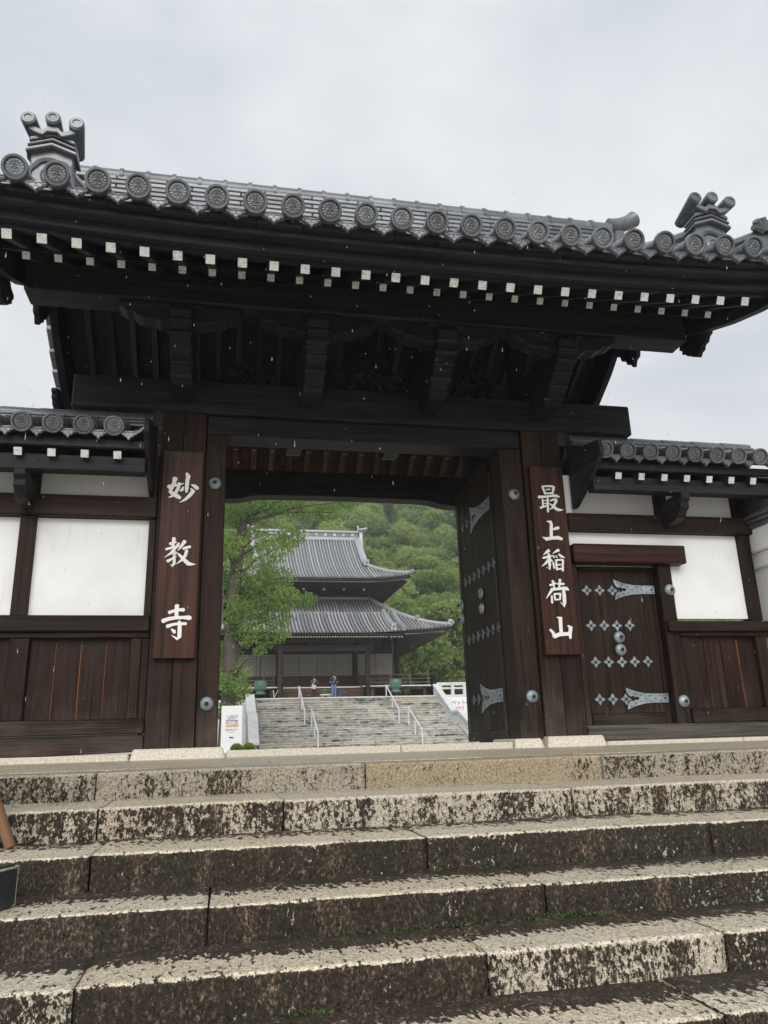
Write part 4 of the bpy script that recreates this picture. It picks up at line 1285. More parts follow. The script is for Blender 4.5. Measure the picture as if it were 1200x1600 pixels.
# right wall with the wicket door
rw = thing('sleeve_wall', (5.0, 8.1, -.1), 'dark timber and white plaster wall with wicket door and tiled coping right of the gate', 'wall', 'walls beside the gate')
small_roof(rw, 3.96, 6.42, 4.027, .2768, 9, 4.23, .283, 8)
gable_board(rw, 3.905, 3.955)
wall_bracket(rw, 5.06)
bx('strut', rw, 4.985, 5.13, 8.0, 8.15, 2.503, 3.0, 'brown', .006)
bx('strut', rw, 6.022, 6.16, 8.0, 8.15, 2.503, 3.0, 'brown', .006)
for (a, b) in [(3.82, 4.98), (5.135, 6.018)]:
    bx('plaster_panel', rw, a, b, 8.06, 8.12, 2.503, 3.0, PLASTER, .003)
bx('rail', rw, 3.81, 6.40, 7.95, 8.17, 2.298, 2.50, 'brown', .010)
bx('post', rw, 6.022, 6.162, 7.985, 8.16, 1.245, 2.295, 'brown', .006)
MB().prism([(3.82, 2.125), (5.226, 2.125), (5.226, 1.905), (5.052, 1.905), (5.052, 1.285), (6.018, 1.285), (6.018, 2.293), (3.82, 2.293)], 'y', 8.06, 8.12).build('plaster_panel', PLASTER, rw)
bx('rail', rw, 4.90, 6.40, 7.93, 8.16, 1.122, 1.242, 'brown', .010)
bx('rail', rw, 5.055, 6.40, 7.97, 8.16, 1.075, 1.119, 'brown', .004)
bx('lower_post', rw, 5.056, 5.15, 8.0, 8.15, .275, 1.072, 'brown', .005)
bx('lower_post', rw, 6.02, 6.16, 7.985, 8.15, .275, 1.072, 'brown', .005)
n = 4
for j in range(n):
    w_ = (6.018 - 5.153) / n
    bx('board', rw, 5.153 + j * w_ + .004, 5.153 + (j + 1) * w_ - .004, 8.045 + random.uniform(-.004, .004), 8.085, .275, 1.072, 'board', .004, axis=2)
bx('batten', rw, 5.797, 5.806, 8.048, 8.0535, .275, 1.04, 'orange', .001, axis=2)
bx('rail', rw, 5.056, 6.40, 7.94, 8.16, .118, .272, 'brown', .010)
bx('ground_sill', rw, 3.81, 6.40, 7.96, 8.2, -.045, .115, 'grey', .012)
for (a, b) in [(3.98, 5.6), (5.605, 6.6)]:
    bx('base_stone', rw, a, b, 7.90, 8.25, -.20, -.048, PADSTONE, .012)
bx('wicket_lintel', rw, 3.815, 5.222, 7.90, 8.12, 1.908, 2.122, 'plaque', .012)
bx('wicket_jamb', rw, 4.885, 5.052, 7.985, 8.16, .118, 1.905, 'brown', .006)
bx('wicket_jamb', rw, 3.812, 3.872, 7.995, 8.16, .118, 1.905, 'brown', .005)
door = bx('wicket_door', rw, 3.876, 4.880, 8.112, 8.15, .118, 1.903, 'brown', .004, axis=2)
bw = [3.935, 4.33, 4.70, 4.83]
for a, b in ((3.935, 4.335), (4.338, 4.700), (4.703, 4.828)):
    bx('board', door, a, b, 8.10, 8.111, .245, 1.842, 'brown', .002, axis=2)
bx('stile', door, 3.878, 3.932, 8.094, 8.111, .12, 1.90, 'brown', .003)
bx('stile', door, 4.831, 4.878, 8.094, 8.111, .12, 1.90, 'brown', .003)
bx('top_rail', door, 3.935, 4.828, 8.088, 8.111, 1.845, 1.90, 'brown', .003)
bx('bottom_rail', door, 3.935, 4.828, 8.085, 8.111, .12, .242, 'brown', .003)
for (x, z_) in [(4.02, 1.614), (4.178, 1.616), (4.337, 1.617), (4.027, 1.211), (4.188, 1.211), (4.346, 1.211), (4.503, 1.211), (4.036, .801), (4.195, .802), (4.355, .8), (4.512, .801), (4.675, .803), (4.039, .395), (4.194, .394), (4.353, .392)]:
    rosette(door, x, 8.0995, z_, 0)
for z_ in (1.627, .398):
    me = strap_full(.51, .20)
    o = worigin(door)
    c = door.location
    link('strap_hinge', me, door, (4.868 - o[0], 8.0935 - o[1], z_ - o[2]))
for (x, z_) in [(4.356, 1.078), (4.356, .937)]:
    knob(door, x, 8.0995, z_)
for (x, z_) in [(5.000, 1.606), (4.985, .353)]:
    knob(rw, x, 7.985, z_)

# white plastered wall end with its own small tiled roof, at the right edge
tw = thing('plaster_wall', (6.9, 7.7, -.1), 'white plastered wall end with stepped corner at the right edge', 'wall')
bx('wall_body', tw, 6.30, 9.5, 7.62, 8.6, -.12, 1.90, PLASTER, .015)
bx('wall_cornice', tw, 6.25, 9.5, 7.55, 8.62, 1.90, 2.08, PLASTER, .012)
bx('wall_cornice', tw, 6.19, 9.5, 7.46, 8.66, 2.083, 2.36, PLASTER, .012)
for k in range(3):
    bx('roof_boarding', tw, 6.16 - .03 * k, 9.5, 7.40 - .07 * k, 8.7, 2.363 + .05 * k, 2.408 + .05 * k, TILE, .01)
for i in range(8):
    x = 6.46 + i * .29
    t = MB().tube([(x, 7.14, 2.56), (x, 8.0, 2.95)], [.082, .078], 12).build('round_tile', TILE, tw, smooth=True)
    o = worigin(tw)
    link('tile_head', DISC, t, (x - o[0], 7.13 - o[1], 2.56 - o[2]))
    link('crest', CREST, t, (x - o[0], 7.133 - o[1], 2.56 - o[2]))
MB().prism([(7.14, 2.48), (8.0, 2.87), (8.9, 2.48), (8.9, 2.44), (7.14, 2.44)], 'x', 6.20, 9.5).build('flat_tile_courses', TILE, tw)
MB().tube([(6.2, 8.0, 3.02), (9.5, 8.0, 3.02)], .10, 12).build('ridge_cap', TILE, tw, smooth=True)

# ------------------------------------------------------------------ things at the left edge of the steps
st = thing('notice_stand', (-1.3, 4.55, -.466), 'orange varnished wooden stand at the left edge of the steps', 'stand')
def beam(name, p, q, w, d, mat, parent):
    p, q = Vector(p), Vector(q)
    L = (q - p).length
    me = boxmesh(w, d, L, mat, .006)
    o = link(name, me, parent, (p + q) / 2 - Vector(worigin(parent)))
    o.rotation_mode = 'QUATERNION'
    o.rotation_quaternion = (q - p).to_track_quat('Z', 'Y')
    return o
beam('leg', (-1.072, 4.60, -.462), (-1.45, 4.62, .42), .040, .05, W('orange', 2), st)
beam('leg', (-2.15, 4.60, -.462), (-1.77, 4.62, .42), .040, .05, W('orange', 2), st)
bx('crosspiece', st, -1.98, -1.24, 4.585, 4.635, -.16, -.10, 'orange', .005)
MB().prism([(-1.12, -.44), (-1.47, .40), (-1.75, .40), (-2.1, -.44)], 'y', 4.64, 4.66).build('notice_panel', BLACKRUB, st, bev=.003)
wt = thing('weight_block', (-1.06, 3.86, -.63), 'dark rounded plastic weight with pale worn edges on the step at the left', 'weight')
wb = MB().box(-.17, .17, -.115, .115, .0, .175)
me = wb.mesh('block', BLACKRUB, bev=.02)
b_ = link('block', me, wt, (0, 0, 0), (0, 0, math.radians(-24)))
ed = MB()
for zz in (.163,):
    ed.tube([(-.16, -.113, zz), (.16, -.113, zz), (.168, -.10, zz), (.168, .10, zz), (.16, .113, zz), (-.16, .113, zz), (-.168, .1, zz), (-.168, -.1, zz), (-.16, -.113, zz)], .0055, 6)
for (x, y) in ((.158, -.103), (-.158, -.103), (.158, .103), (-.158, .103)):
    ed.tube([(x, y, .01), (x, y, .16)], .0085, 6)
link('worn_edge', ed.mesh('worn_edge', TRIM, smooth=True), wt, (0, 0, 0), (0, 0, math.radians(-24)))

# ================================================================== behind the gate
# ------------------------------------------------------------------ terrace, stairs
TZ = 2.88  # stairs, terrace, hall and visitors: coordinates scaled up about the camera, factor baked in
ter = MB().box(-70, 90, 50.55, 74, -.2, TZ).build('upper_terrace', CONCRETE)
tag(ter, 'raised terrace before the main hall', None, None, 'structure')
stairs = bpy.data.objects.new('terrace_stairs', None)
COL.objects.link(stairs)
tag(stairs, 'broad weathered stone stairs up to the hall', None, None, 'structure')
ys, zs_ = [], []
y, z = 42.6, YARD
tread = []
for k in range(8):
    tread.append((y, z, z + .14)); z += .14; y += .33
y += 1.05
for k in range(12):
    tread.append((y, z, z + (TZ + .03 - .985) / 12)); z += (TZ + .03 - .985) / 12; y += .325
for k, (yy, za, zb) in enumerate(tread):
    yn = tread[k + 1][0] + .03 if k < len(tread) - 1 else 50.62
    xs = [1.72] + sorted(random.uniform(2.4, 12.9) for _ in range(5)) + [13.35]
    for a, b in zip(xs, xs[1:]):
        if b - a > .02:
            zt = zb + random.uniform(-.006, .006)
            dy = random.uniform(-.012, .012)
            MB().prism([(yy + .03 + dy, za - .1), (yy + .03 + dy, zt - .05), (yy + dy, zt - .042), (yy + dy, zt - .008), (yy + .01 + dy, zt), (yn, zt), (yn, za - .1)], 'x', a + .005, b - .005).build('stair_stone', FARSTAIR, stairs)
bx('terrace_edge', stairs, 1.72, 13.35, tread[-1][0] - .03, 50.9, TZ - .06, TZ + .034, CONCRETE, .012)

# balustrades
lb = thing('balustrade', (1.4, 46, YARD), 'plain sloping stone balustrade left of the stairs', 'balustrade', 'stone balustrades of the stairs')
MB().prism([(50.9, -.14), (50.9, 3.10), (50.5, 3.10), (46.2, 1.85), (45.0, 1.62), (41.9, .12), (41.9, -.14)], 'x', 1.22, 1.62).build('parapet', GREYSTONE, lb)
MB().prism([(50.9, 3.12), (50.9, 3.22), (50.45, 3.22), (46.2, 1.97), (46.2, 1.87), (50.5, 3.12)], 'x', 1.14, 1.70).build('coping', CONCRETE, lb, bev=.015)
MB().prism([(45.95, 1.80), (45.95, 1.90), (45.0, 1.75), (41.75, .20), (41.75, .08), (45.0, 1.64)], 'x', 1.16, 1.72).build('coping', CONCRETE, lb, bev=.015)
rb = thing('balustrade', (13.6, 46, YARD), 'white stone balustrade with short posts right of the stairs', 'balustrade', 'stone balustrades of the stairs')
X0, X1 = 13.38, 13.72
MB().prism([(50.7, TZ - .6), (50.7, 2.86), (50.4, 2.86), (46.3, .98), (45.1, .98), (42.0, -.05), (41.6, -.14), (50.0, -.14)], 'x', X0, X1).build('curb', CONCRETE, rb, bev=.01)
for (ya, za, yb, zb) in [(50.5, 3.68, 46.3, 1.78), (46.3, 1.78, 45.1, 1.80), (45.1, 1.80, 41.6, .48)]:
    MB().prism([(ya, za - .16), (ya, za), (yb, zb), (yb, zb - .16)], 'x', X0 - .02, X1 + .02).build('handrail', CONCRETE, rb, bev=.015)
def curb(y):
    return np.interp(y, [42.0, 45.1, 46.3, 50.4], [-.05, .98, .98, 2.86])
def railz(y):
    return np.interp(y, [41.6, 45.1, 46.3, 50.5], [.48, 1.80, 1.78, 3.68])
for yy in [50.45, 49.6, 48.75, 47.9, 47.05, 46.3, 45.7, 45.1, 44.3, 43.5, 42.7, 41.9]:
    wd = .15 if yy in (50.45, 46.3, 45.1) else .09
    bx('baluster', rb, X0 + .04, X1 - .04, yy - wd, yy + wd, float(curb(yy)) - .02, float(railz(yy)) - .08, CONCRETE, .01)
fn = thing('stone_fence', (19, 50.7, TZ), 'white stone fence with square posts along the terrace edge', 'fence')
bx('base_course', fn, 13.75, 27, 50.58, 50.9, TZ - .05, TZ + .10, CONCRETE, .01)
bx('top_rail', fn, 13.70, 27, 50.60, 50.86, 3.58, 3.78, CONCRETE, .015)
bx('mid_rail', fn, 13.75, 27, 50.64, 50.82, 3.34, 3.46, CONCRETE, .01)
for i in range(16):
    x = 13.95 + i * .82
    bx('fence_post', fn, x - .10, x + .10, 50.61, 50.85, TZ + .10, 3.60, CONCRETE, .01)

# banner with lettering on the terrace wall
def text(s, size, m, parent, loc, depth=.004, name='lettering', rot=(math.pi / 2, 0, 0), sx=1.0):
    cu = bpy.data.curves.new('text', 'FONT')
    cu.body = s
    cu.size = size
    cu.extrude = depth
    cu.resolution_u = 3
    ob = bpy.data.objects.new('text_tmp', cu)
    COL.objects.link(ob)
    dg = bpy.context.evaluated_depsgraph_get()
    me = bpy.data.meshes.new_from_object(ob.evaluated_get(dg))
    bpy.data.objects.remove(ob)
    me.materials.clear()
    me.materials.append(m)
    o = worigin(parent)
    return link(name, me, parent, (loc[0] - o[0], loc[1] - o[1], loc[2] - o[2]), rot, (sx, 1, 1))
bn = thing('banner', (16, 50.5, 1.7), 'white banner with black and pink Japanese lettering below the terrace fence', 'banner')
bx('cloth', bn, 14.15, 18.6, 50.49, 50.52, 1.72, 2.80, SIGNWHITE, .003)
text('ペットの供養', .34, INK, bn, (14.56, 50.484, 2.33))
text('納骨堂 ペット霊園', .22, PINK, bn, (14.80, 50.484, 2.03))

# steel handrails on the stairs
def handrail(x, pts, foot, label):
    t = thing('handrail', (x, (pts[0][0] + pts[-1][0]) / 2, foot[-1]), label, 'handrail', 'steel handrails on the stairs')
    MB().tube([(x, yy, zz) for yy, zz in pts], .048, 8).build('rail', STEEL, t, smooth=True)
    n = len(foot)
    for k, f in enumerate(foot):
        u = k / (n - 1)
        yy = pts[0][0] + (pts[-1][0] - pts[0][0]) * u
        zz = pts[0][1] + (pts[-1][1] - pts[0][1]) * u
        MB().tube([(x, yy, f), (x, yy, zz)], .040, 8).build('rail_post', STEEL, t, smooth=True)
handrail(4.50, [(50.2, 3.62), (46.55, 1.95)], [2.80, 2.0, .98], 'steel handrail on the left of the upper stairs')
handrail(4.78, [(45.3, 1.98), (42.15, .66)], [.98, .4, -.12], 'steel handrail on the left of the lower stairs')
handrail(10.15, [(50.2, 3.62), (46.55, 1.95)], [2.80, 2.0, .98], 'steel handrail on the right of the upper stairs')
handrail(10.45, [(45.3, 1.98), (42.15, .66)], [.98, .4, -.12], 'steel handrail on the right of the lower stairs')

# bronze rain-water urns on stone discs
for (x, lab) in [(2.13, 'green bronze urn on a stone disc left of the stair head'), (11.1, 'green bronze urn on a stone disc right of the stair head')]:
    t = thing('bronze_urn', (x, 51.7, TZ), lab, 'urn', 'bronze urns at the stair head')
    MB().lathe([(0, TZ - .16), (.62, TZ - .16), (.64, TZ + .12), (.56, TZ + .24), (0, TZ + .24)], 28, (x, 51.7, 0)).build('stone_disc', PADSTONE, t, smooth=True, angle=35)
    MB().lathe([(0, TZ + .24), (.33, TZ + .24), (.33, TZ + .30), (.24, TZ + .38), (.22, TZ + .44), (.36, TZ + .55), (.42, TZ + .75), (.40, TZ + .98), (.37, TZ + 1.06), (.41, TZ + 1.10), (.36, TZ + 1.11), (.3, TZ + .9), (0, TZ + .85)], 28, (x, 51.7, 0)).build('bowl', BRONZE, t, smooth=True, angle=35)
    for k in range(8):
        a = k * math.pi / 4
        MB().prism([(-.14, TZ + 1.05), (.14, TZ + 1.05), (.17, TZ + 1.13), (0, TZ + 1.20), (-.17, TZ + 1.13)], 'y', -.02, .02).build('petal', BRONZE, t)
        o = t.children[-1]
        # the petal was built round x=0,y=0: move it on to the rim
        me = o.data
        rot = Matrix.Rotation(a, 4, 'Z')
        off = Vector(worigin(t))
        for v in me.vertices:
            p = v.co + off
            q = rot @ Vector((p.x, p.y - .40, 0))
            v.co = Vector((q.x + x, q.y + 51.7, p.z)) - off

for _t in [o for o in COL.objects if o.name.startswith('bronze_urn')]:
    _t.location.z += .16

# ------------------------------------------------------------------ main hall
hall = thing('main_hall', (6.8, 66, TZ), 'large two-roofed wooden temple hall with grey tile roofs at the top of the stairs', 'hall')
HX = 6.8  # hall positions back-projected from image pixels at assumed depths
def hb(name, *a, **k):
    return bx(name, hall, *a, **k)
for x in (3.68, 9.98):
    MB().tube([(x, 56, TZ + .2), (x, 56, 7.4)], .19, 12).build('canopy_column', W('hall', 2), hall, smooth=True)
    MB().lathe([(0, TZ), (.42, TZ), (.38, TZ + .2), (0, TZ + .2)], 20, (x, 56, 0)).build('column_base', PADSTONE, hall)
for x in (-5.8, -2.7, .45, 3.85, 9.80, 13.15):
    MB().tube([(x, 60.45, TZ), (x, 60.45, 8.1)], .20, 12).build('column', W('hall', 2), hall, smooth=True)
hb('canopy_beam', 3.2, 10.5, 55.85, 56.15, 6.50, 6.95, 'hall', .02)
hb('canopy_beam', 2.6, 11.1, 55.8, 56.2, 7.1, 7.42, 'hall', .02)
for x in (3.68, 5.8, 7.9, 9.98):
    hb('bracket_block', x - .35, x + .35, 55.75, 56.25, 6.96, 7.09, 'hall', .02)
hb('front_wall', -6, 13.3, 60.6, 60.75, 6.82, 8.4, 'hall', .01)
hb('front_beam', -6, 13.3, 60.35, 60.58, 6.85, 7.15, 'hall', .01)
hb('front_beam', -6, 13.3, 60.35, 60.58, 7.5, 7.75, 'hall', .01)
hb('hall_body', -6, 13.3, 60.8, 75, TZ, 8.3, 'hall', .01)
for (a, b, n) in [(-2.5, .25, 2), (.65, 3.65, 2), (4.05, 9.60, 4), (10.0, 12.95, 2)]:
    w_ = (b - a) / n
    for j in range(n):
        x0, x1 = a + j * w_ + .02, a + (j + 1) * w_ - .02
        hb('paper_screen', x0, x1, 60.62, 60.66, 5.15, 6.80, SHOJI, .003)
        hb('skirt_panel', x0, x1, 60.50, 60.60, 4.30, 5.13, 'hallbrown', .006)
        mb = MB()
        nv, nh = 12, 14
        for i in range(nv + 1):
            x = x0 + (x1 - x0) * i / nv
            mb.box(x - .016, x + .016, 60.545, 60.58, 5.15, 6.80)
        for i in range(nh + 1):
            z = 5.15 + 1.65 * i / nh
            mb.box(x0, x1, 60.532, 60.544, z - .016, z + .016)
        q = mb.build('lattice', W('lattice', 2), hall)
        q['kind'] = 'stuff'
# veranda, its posts, edge and railing, front steps
hb('veranda_floor', -6.5, 15.0, 57.45, 60.5, 4.02, 4.12, 'hallbrown', .01, axis=0)
hb('veranda_edge', -6.5, 15.05, 57.36, 57.44, 3.98, 4.14, 'grey', .01)
hb('white_floor_edge', -6.5, 3.9, 57.33, 57.355, 4.06, 4.13, CAPWHITE, .002)
hb('white_floor_edge', 9.75, 15.05, 57.33, 57.355, 4.06, 4.13, CAPWHITE, .002)
for x in (-5, -3, -1, 1, 3.2, 10.6, 12.4, 14.6):
    hb('veranda_post', x - .12, x + .12, 57.5, 57.74, TZ, 4.0, 'red', .01)
for x in (10.4, 12.0, 13.5, 14.9, -.5, 1.0, 2.6, 3.3):
    hb('rail_post', x - .06, x + .06, 57.5, 57.62, 4.12, 4.98 if x != 14.9 else 5.3, 'grey', .005)
for (a, b) in ((10.3, 15.1), (-6, 3.4)):
    for z in (4.32, 4.58, 4.88):
        hb('veranda_rail', a, b, 57.53, 57.59, z, z + .07, 'grey', .005)
for k in range(7):
    hb('wooden_step', 3.95, 9.70, 55.9 + k * .22, 57.40, TZ + k * .165 + .002, TZ + (k + 1) * .165, 'hallbrown', .01, axis=0)
hb('white_step_edge', 3.95, 9.70, 57.20, 57.215, TZ + 7 * .165 - .03, TZ + 7 * .165 + .035, CAPWHITE, .002)
for x in (3.85, 9.55):
    MB().prism([(55.8, 3.6), (55.8, 3.75), (57.3, 4.95), (57.5, 4.95), (57.5, 4.8), (57.3, 4.8)], 'x', x - .05, x + .05).build('stair_rail', W('hall', 1), hall)
    hb('stair_rail_post', x - .07, x + .07, 55.82, 55.95, TZ, 3.9, 'hall', .01)
# upper storey wall and brackets
hb('upper_wall', 2.3, 11.3, 63.9, 72.5, 11.2, 14.2, 'hall', .01)
hb('upper_beam', 2.1, 11.5, 63.7, 63.88, 11.75, 11.98, 'hall', .01)
for i in range(6):
    x = 2.6 + i * 1.68
    hb('bracket_set', x - .28, x + .28, 62.6, 63.88, 12.15, 12.5, 'hall', .03)
    hb('white_bracket_end', x - .10, x + .10, 62.57, 62.60, 12.28, 12.46, CAPWHITE, .01)

def small_end_tile(x, y, z, k=1.0):
    p = [(-.30, -.18), (-.22, .08), (-.20, .24), (-.30, .28), (-.28, .36), (-.12, .35), (0, .46), (.12, .35), (.28, .36), (.30, .28), (.20, .24), (.22, .08), (.30, -.18)]
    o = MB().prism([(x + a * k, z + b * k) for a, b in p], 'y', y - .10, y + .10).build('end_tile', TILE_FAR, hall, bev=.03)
    MB().lathe([(0, -.13), (.09 * k, -.13), (.11 * k, -.09), (0, -.09)], 12, (x, y, z + .06 * k), 'y').build('boss', TILE, o)
def roof_surface(name, m, fn, us, vs):  # hall slopes use darker tile: shade between the rows put into its colour
    mb = MB()
    nu, nv = len(us), len(vs)
    for u in us:
        for v in vs:
            mb.v.append(fn(u, v))
    for i in range(nu - 1):
        for j in range(nv - 1):
            mb.f.append((i * nv + j, i * nv + j + 1, (i + 1) * nv + j + 1, (i + 1) * nv + j))
    return mb.build(name, m, hall, smooth=True)
def ribs(name, paths, r, m=TILE_FAR):
    made = []
    for p in paths:
        made.append(MB().tube(p, r, 6, cap=True).build(name, m, hall, smooth=True, angle=60))
    return made

U = np.linspace(0, 1, 9)
# upper hip-and-gable roof ------------------------------------------------
EX, EY, EZ, RYH, RZ = 7.6, 60.0, 12.80, 68.2, 18.15
def up_z(t): return EZ + (RZ - EZ) * (.52 * t + .48 * t * t)
def corner(x):  return .34 * max(0.0, (abs(x - HX) - 3.0) / 4.6) ** 2.2
def up_front(x, t, back=False):
    y = EY + (RYH - EY) * t
    return (x, y if not back else 2 * RYH - y, up_z(t) + corner(x) * max(0, 1 - t * 2.2))
TG = .463                                  # height fraction where the gable starts
def xmax(t):                                # half-width of the front slope
    return EX - (EX - 4.55) * min(1.0, t / TG) if t < TG else 4.75
for back in (False, True):
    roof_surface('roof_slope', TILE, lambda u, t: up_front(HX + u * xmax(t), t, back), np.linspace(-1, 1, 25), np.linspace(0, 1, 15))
pth = []
x = -EX + .1
while x < EX:
    ax = abs(x)
    t1 = 1.0 if ax <= 4.65 else TG * (EX - ax) / (EX - 4.55)
    if t1 > .03:
        pth.append([tuple(np.array(up_front(HX + x, t1 * u)) + (0, 0, .085)) for u in np.linspace(0, 1, 10)])
    x += .26
ribs('roof_tile_row', pth, .072)
def up_side(s, t, v):
    """side hip: v -1..1 along Y"""
    hw = (RYH - EY) - (RYH - EY) * TG * (t / TG) if t < TG else (RYH - EY) * (1 - TG)
    xx = HX + s * (EX - (EX - 4.45) * t / TG)
    return (xx, RYH + v * ((RYH - EY) * (1 - t)), up_z(t) + .34 * (abs(v) ** 3) * max(0, 1 - t * 2.2))
for s in (-1, 1):
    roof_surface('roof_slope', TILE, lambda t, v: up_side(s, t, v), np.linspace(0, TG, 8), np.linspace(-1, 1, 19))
    pth = [[tuple(np.array(up_side(s, t, v)) + (0, 0, .085)) for t in np.linspace(0, TG * .98, 6)] for v in np.linspace(-.98, .98, 44)]
    ribs('roof_tile_row', pth, .072)
    # gable wall with its edge tiles
    MB().prism([(RYH - 4.4, up_z(TG)), (RYH, RZ - .15), (RYH + 4.4, up_z(TG))], 'x', HX + s * 4.3, HX + s * 4.42).build('gable_wall', W('hall', 1), hall)
    for bk in (1, -1):
        p = [(HX + s * 4.72, RYH - bk * (RYH - EY) * (1 - t), up_z(t) + .16) for t in np.linspace(TG * .98, .98, 9)]
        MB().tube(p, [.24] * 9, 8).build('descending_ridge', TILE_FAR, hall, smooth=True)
        q = [(HX + s * 4.46, a[1], a[2] + .10) for a in p]
        MB().tube(q, [.17] * 9, 8).build('descending_ridge', TILE_FAR, hall, smooth=True)
        c = [tuple(np.array(up_front(HX + s * (EX - (EX - 4.6) * u), TG * u, bk < 0)) + (0, 0, .16)) for u in np.linspace(-.01, 1, 9)]
        MB().tube(c, [.19] * 9, 8).build('corner_ridge', TILE_FAR, hall, smooth=True)
        MB().tube([c[0], (c[0][0] + s * .22, c[0][1] - bk * .22, c[0][2] + .16)], [.2, .14], 8).build('corner_tile', TILE_FAR, hall, smooth=True)
        e = p[0]
        small_end_tile(e[0] - s * .1, e[1] - bk * .3, e[2] + .05)
# ridge with carved band
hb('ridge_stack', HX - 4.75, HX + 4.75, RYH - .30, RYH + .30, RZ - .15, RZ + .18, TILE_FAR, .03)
hb('ridge_stack', HX - 4.75, HX + 4.75, RYH - .24, RYH + .24, RZ + .182, RZ + .55, TILE, .03)
hb('ridge_stack', HX - 4.80, HX + 4.80, RYH - .32, RYH + .32, RZ + .552, RZ + .66, TILE_FAR, .03)
MB().tube([(HX - 4.9, RYH, RZ + .72), (HX + 4.9, RYH, RZ + .72)], .15, 10).build('ridge_cap', TILE_FAR, hall, smooth=True)
for i in range(11):
    x = HX - 4.2 + i * .84
    MB().lathe([(0, -.28), (.13, -.27), (.15, -.25), (.0, -.24)], 14, (x, RYH, RZ + .36), 'y').build('ridge_crest', TILE_FAR, hall, smooth=True)
for s in (-1, 1):
    x = HX + s * 4.95
    MB().prism([(RYH - .62, RZ - .9), (RYH - .42, RZ - .3), (RYH - .40, RZ + .55), (RYH - .5, RZ + .72), (RYH + .5, RZ + .72), (RYH + .40, RZ + .55), (RYH + .42, RZ - .3), (RYH + .62, RZ - .9)], 'x', x - .16, x + .16).build('demon_tile', TILE_FAR, hall, bev=.05)
    for dy in (-.5, 0, .5):
        MB().tube([(x - s * .3, RYH + dy, RZ + .80), (x + s * .55, RYH + dy, RZ + .95)], [.13, .15], 10).build('cylinder_tile', TILE_FAR, hall, smooth=True)
    MB().tube([(x - s * .2, RYH, RZ + .9), (x - s * .2, RYH, RZ + 1.2), (x - s * .2, RYH, RZ + 1.45)], [.10, .07, .02], 8).build('finial', TILE_FAR, hall, smooth=True)
# soffits and white rafter ends
def soffit(name, ex, ey, ez, ix, iy, iz, yc):
    v = [(HX - ex, yc - ey, ez), (HX + ex, yc - ey, ez), (HX + ex, yc + ey, ez), (HX - ex, yc + ey, ez), (HX - ix, yc - iy, iz), (HX + ix, yc - iy, iz), (HX + ix, yc + iy, iz), (HX - ix, yc + iy, iz)]
    MB().add(v, [(0, 1, 5, 4), (1, 2, 6, 5), (2, 3, 7, 6), (3, 0, 4, 7)]).build(name, W('hall', 1), hall)
soffit('soffit', EX - .15, RYH - EY - .15, 12.62, 4.4, 4.2, 12.35, RYH)
mb = MB()
n = 88
for i in range(n):
    x = -EX + .35 + (2 * EX - .7) * i / (n - 1)
    c = corner(HX + x)
    mb.box(HX + x - .055, HX + x + .055, EY + .22, EY + .26, 12.50 + c, 12.585 + c)
q = mb.build('rafter_ends', CAPWHITE, hall); q['kind'] = 'stuff'
for s in (-1, 1):
    mb = MB()
    for i in range(40):
        v = -1 + 2 * i / 39
        yy = RYH + v * 7.8
        c = .34 * abs(v) ** 3
        mb.box(HX + s * (EX - .26) - .02, HX + s * (EX - .26) + .02, yy - .04, yy + .04, 12.50 + c, 12.585 + c)
    q = mb.build('rafter_ends', CAPWHITE, hall); q['kind'] = 'stuff'
mb = MB()
pp = []
for x in np.linspace(-EX, EX, 31):
    pp.append((HX + x, EY + .04, 12.66 + corner(HX + x)))
MB().tube(pp, [.10] * 31, 6).build('eave_board', W('hall', 0), hall)

# lower hipped roof -------------------------------------------------------
LX, LY0, LZ, TX, TY0, TZ2 = 9.7, 56.6, 8.10, 4.75, 63.8, 11.72
def lo_z(t): return LZ + (TZ2 - LZ) * (.62 * t + .38 * t * t)
def lo_c(x): return .30 * max(0.0, (abs(x) - 4.5) / 5.2) ** 2.2
def lo_front(x, t): return (HX + x, LY0 + (TY0 - LY0) * t, lo_z(t) + lo_c(x) * max(0, 1 - t * 1.6))
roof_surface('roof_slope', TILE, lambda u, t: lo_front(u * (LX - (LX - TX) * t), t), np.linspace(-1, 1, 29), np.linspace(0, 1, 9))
pth = []
x = -LX + .12
while x < LX:
    t1 = 1.0 if abs(x) <= TX else (LX - abs(x)) / (LX - TX)
    if t1 > .02:
        pth.append([tuple(np.array(lo_front(x, t1 * u)) + (0, 0, .085)) for u in np.linspace(0, 1, 7)])
    x += .26
ribs('roof_tile_row', pth, .072)
LYH = RYH - LY0
def lo_side(s, t, v):
    return (HX + s * (LX - (LX - TX) * t), RYH + v * (LYH - (TY0 - LY0) * t), lo_z(t) + .30 * abs(v) ** 3 * max(0, 1 - t * 1.6))
for s in (-1, 1):
    roof_surface('roof_slope', TILE, lambda t, v: lo_side(s, t, v), np.linspace(0, 1, 9), np.linspace(-1, 1, 19))
    c = [tuple(np.array(lo_front(s * (LX - (LX - TX) * u), u)) + (0, 0, .16)) for u in np.linspace(-.01, 1, 9)]
    MB().tube(c, [.18] * 9, 8).build('corner_ridge', TILE_FAR, hall, smooth=True)
    MB().tube([c[0], (c[0][0] + s * .22, c[0][1] - .22, c[0][2] + .18)], [.2, .14], 8).build('corner_tile', TILE_FAR, hall, smooth=True)
    small_end_tile(c[3][0], c[3][1] - .1, c[3][2] + .1, .7)
    small_end_tile(c[0][0], c[0][1] - .1, c[0][2] + .1, .7)
MB().tube([(HX - TX, TY0 - .05, TZ2 + .1), (HX + TX, TY0 - .05, TZ2 + .1)], .16, 8).build('roof_top_course', TILE_FAR, hall, smooth=True)
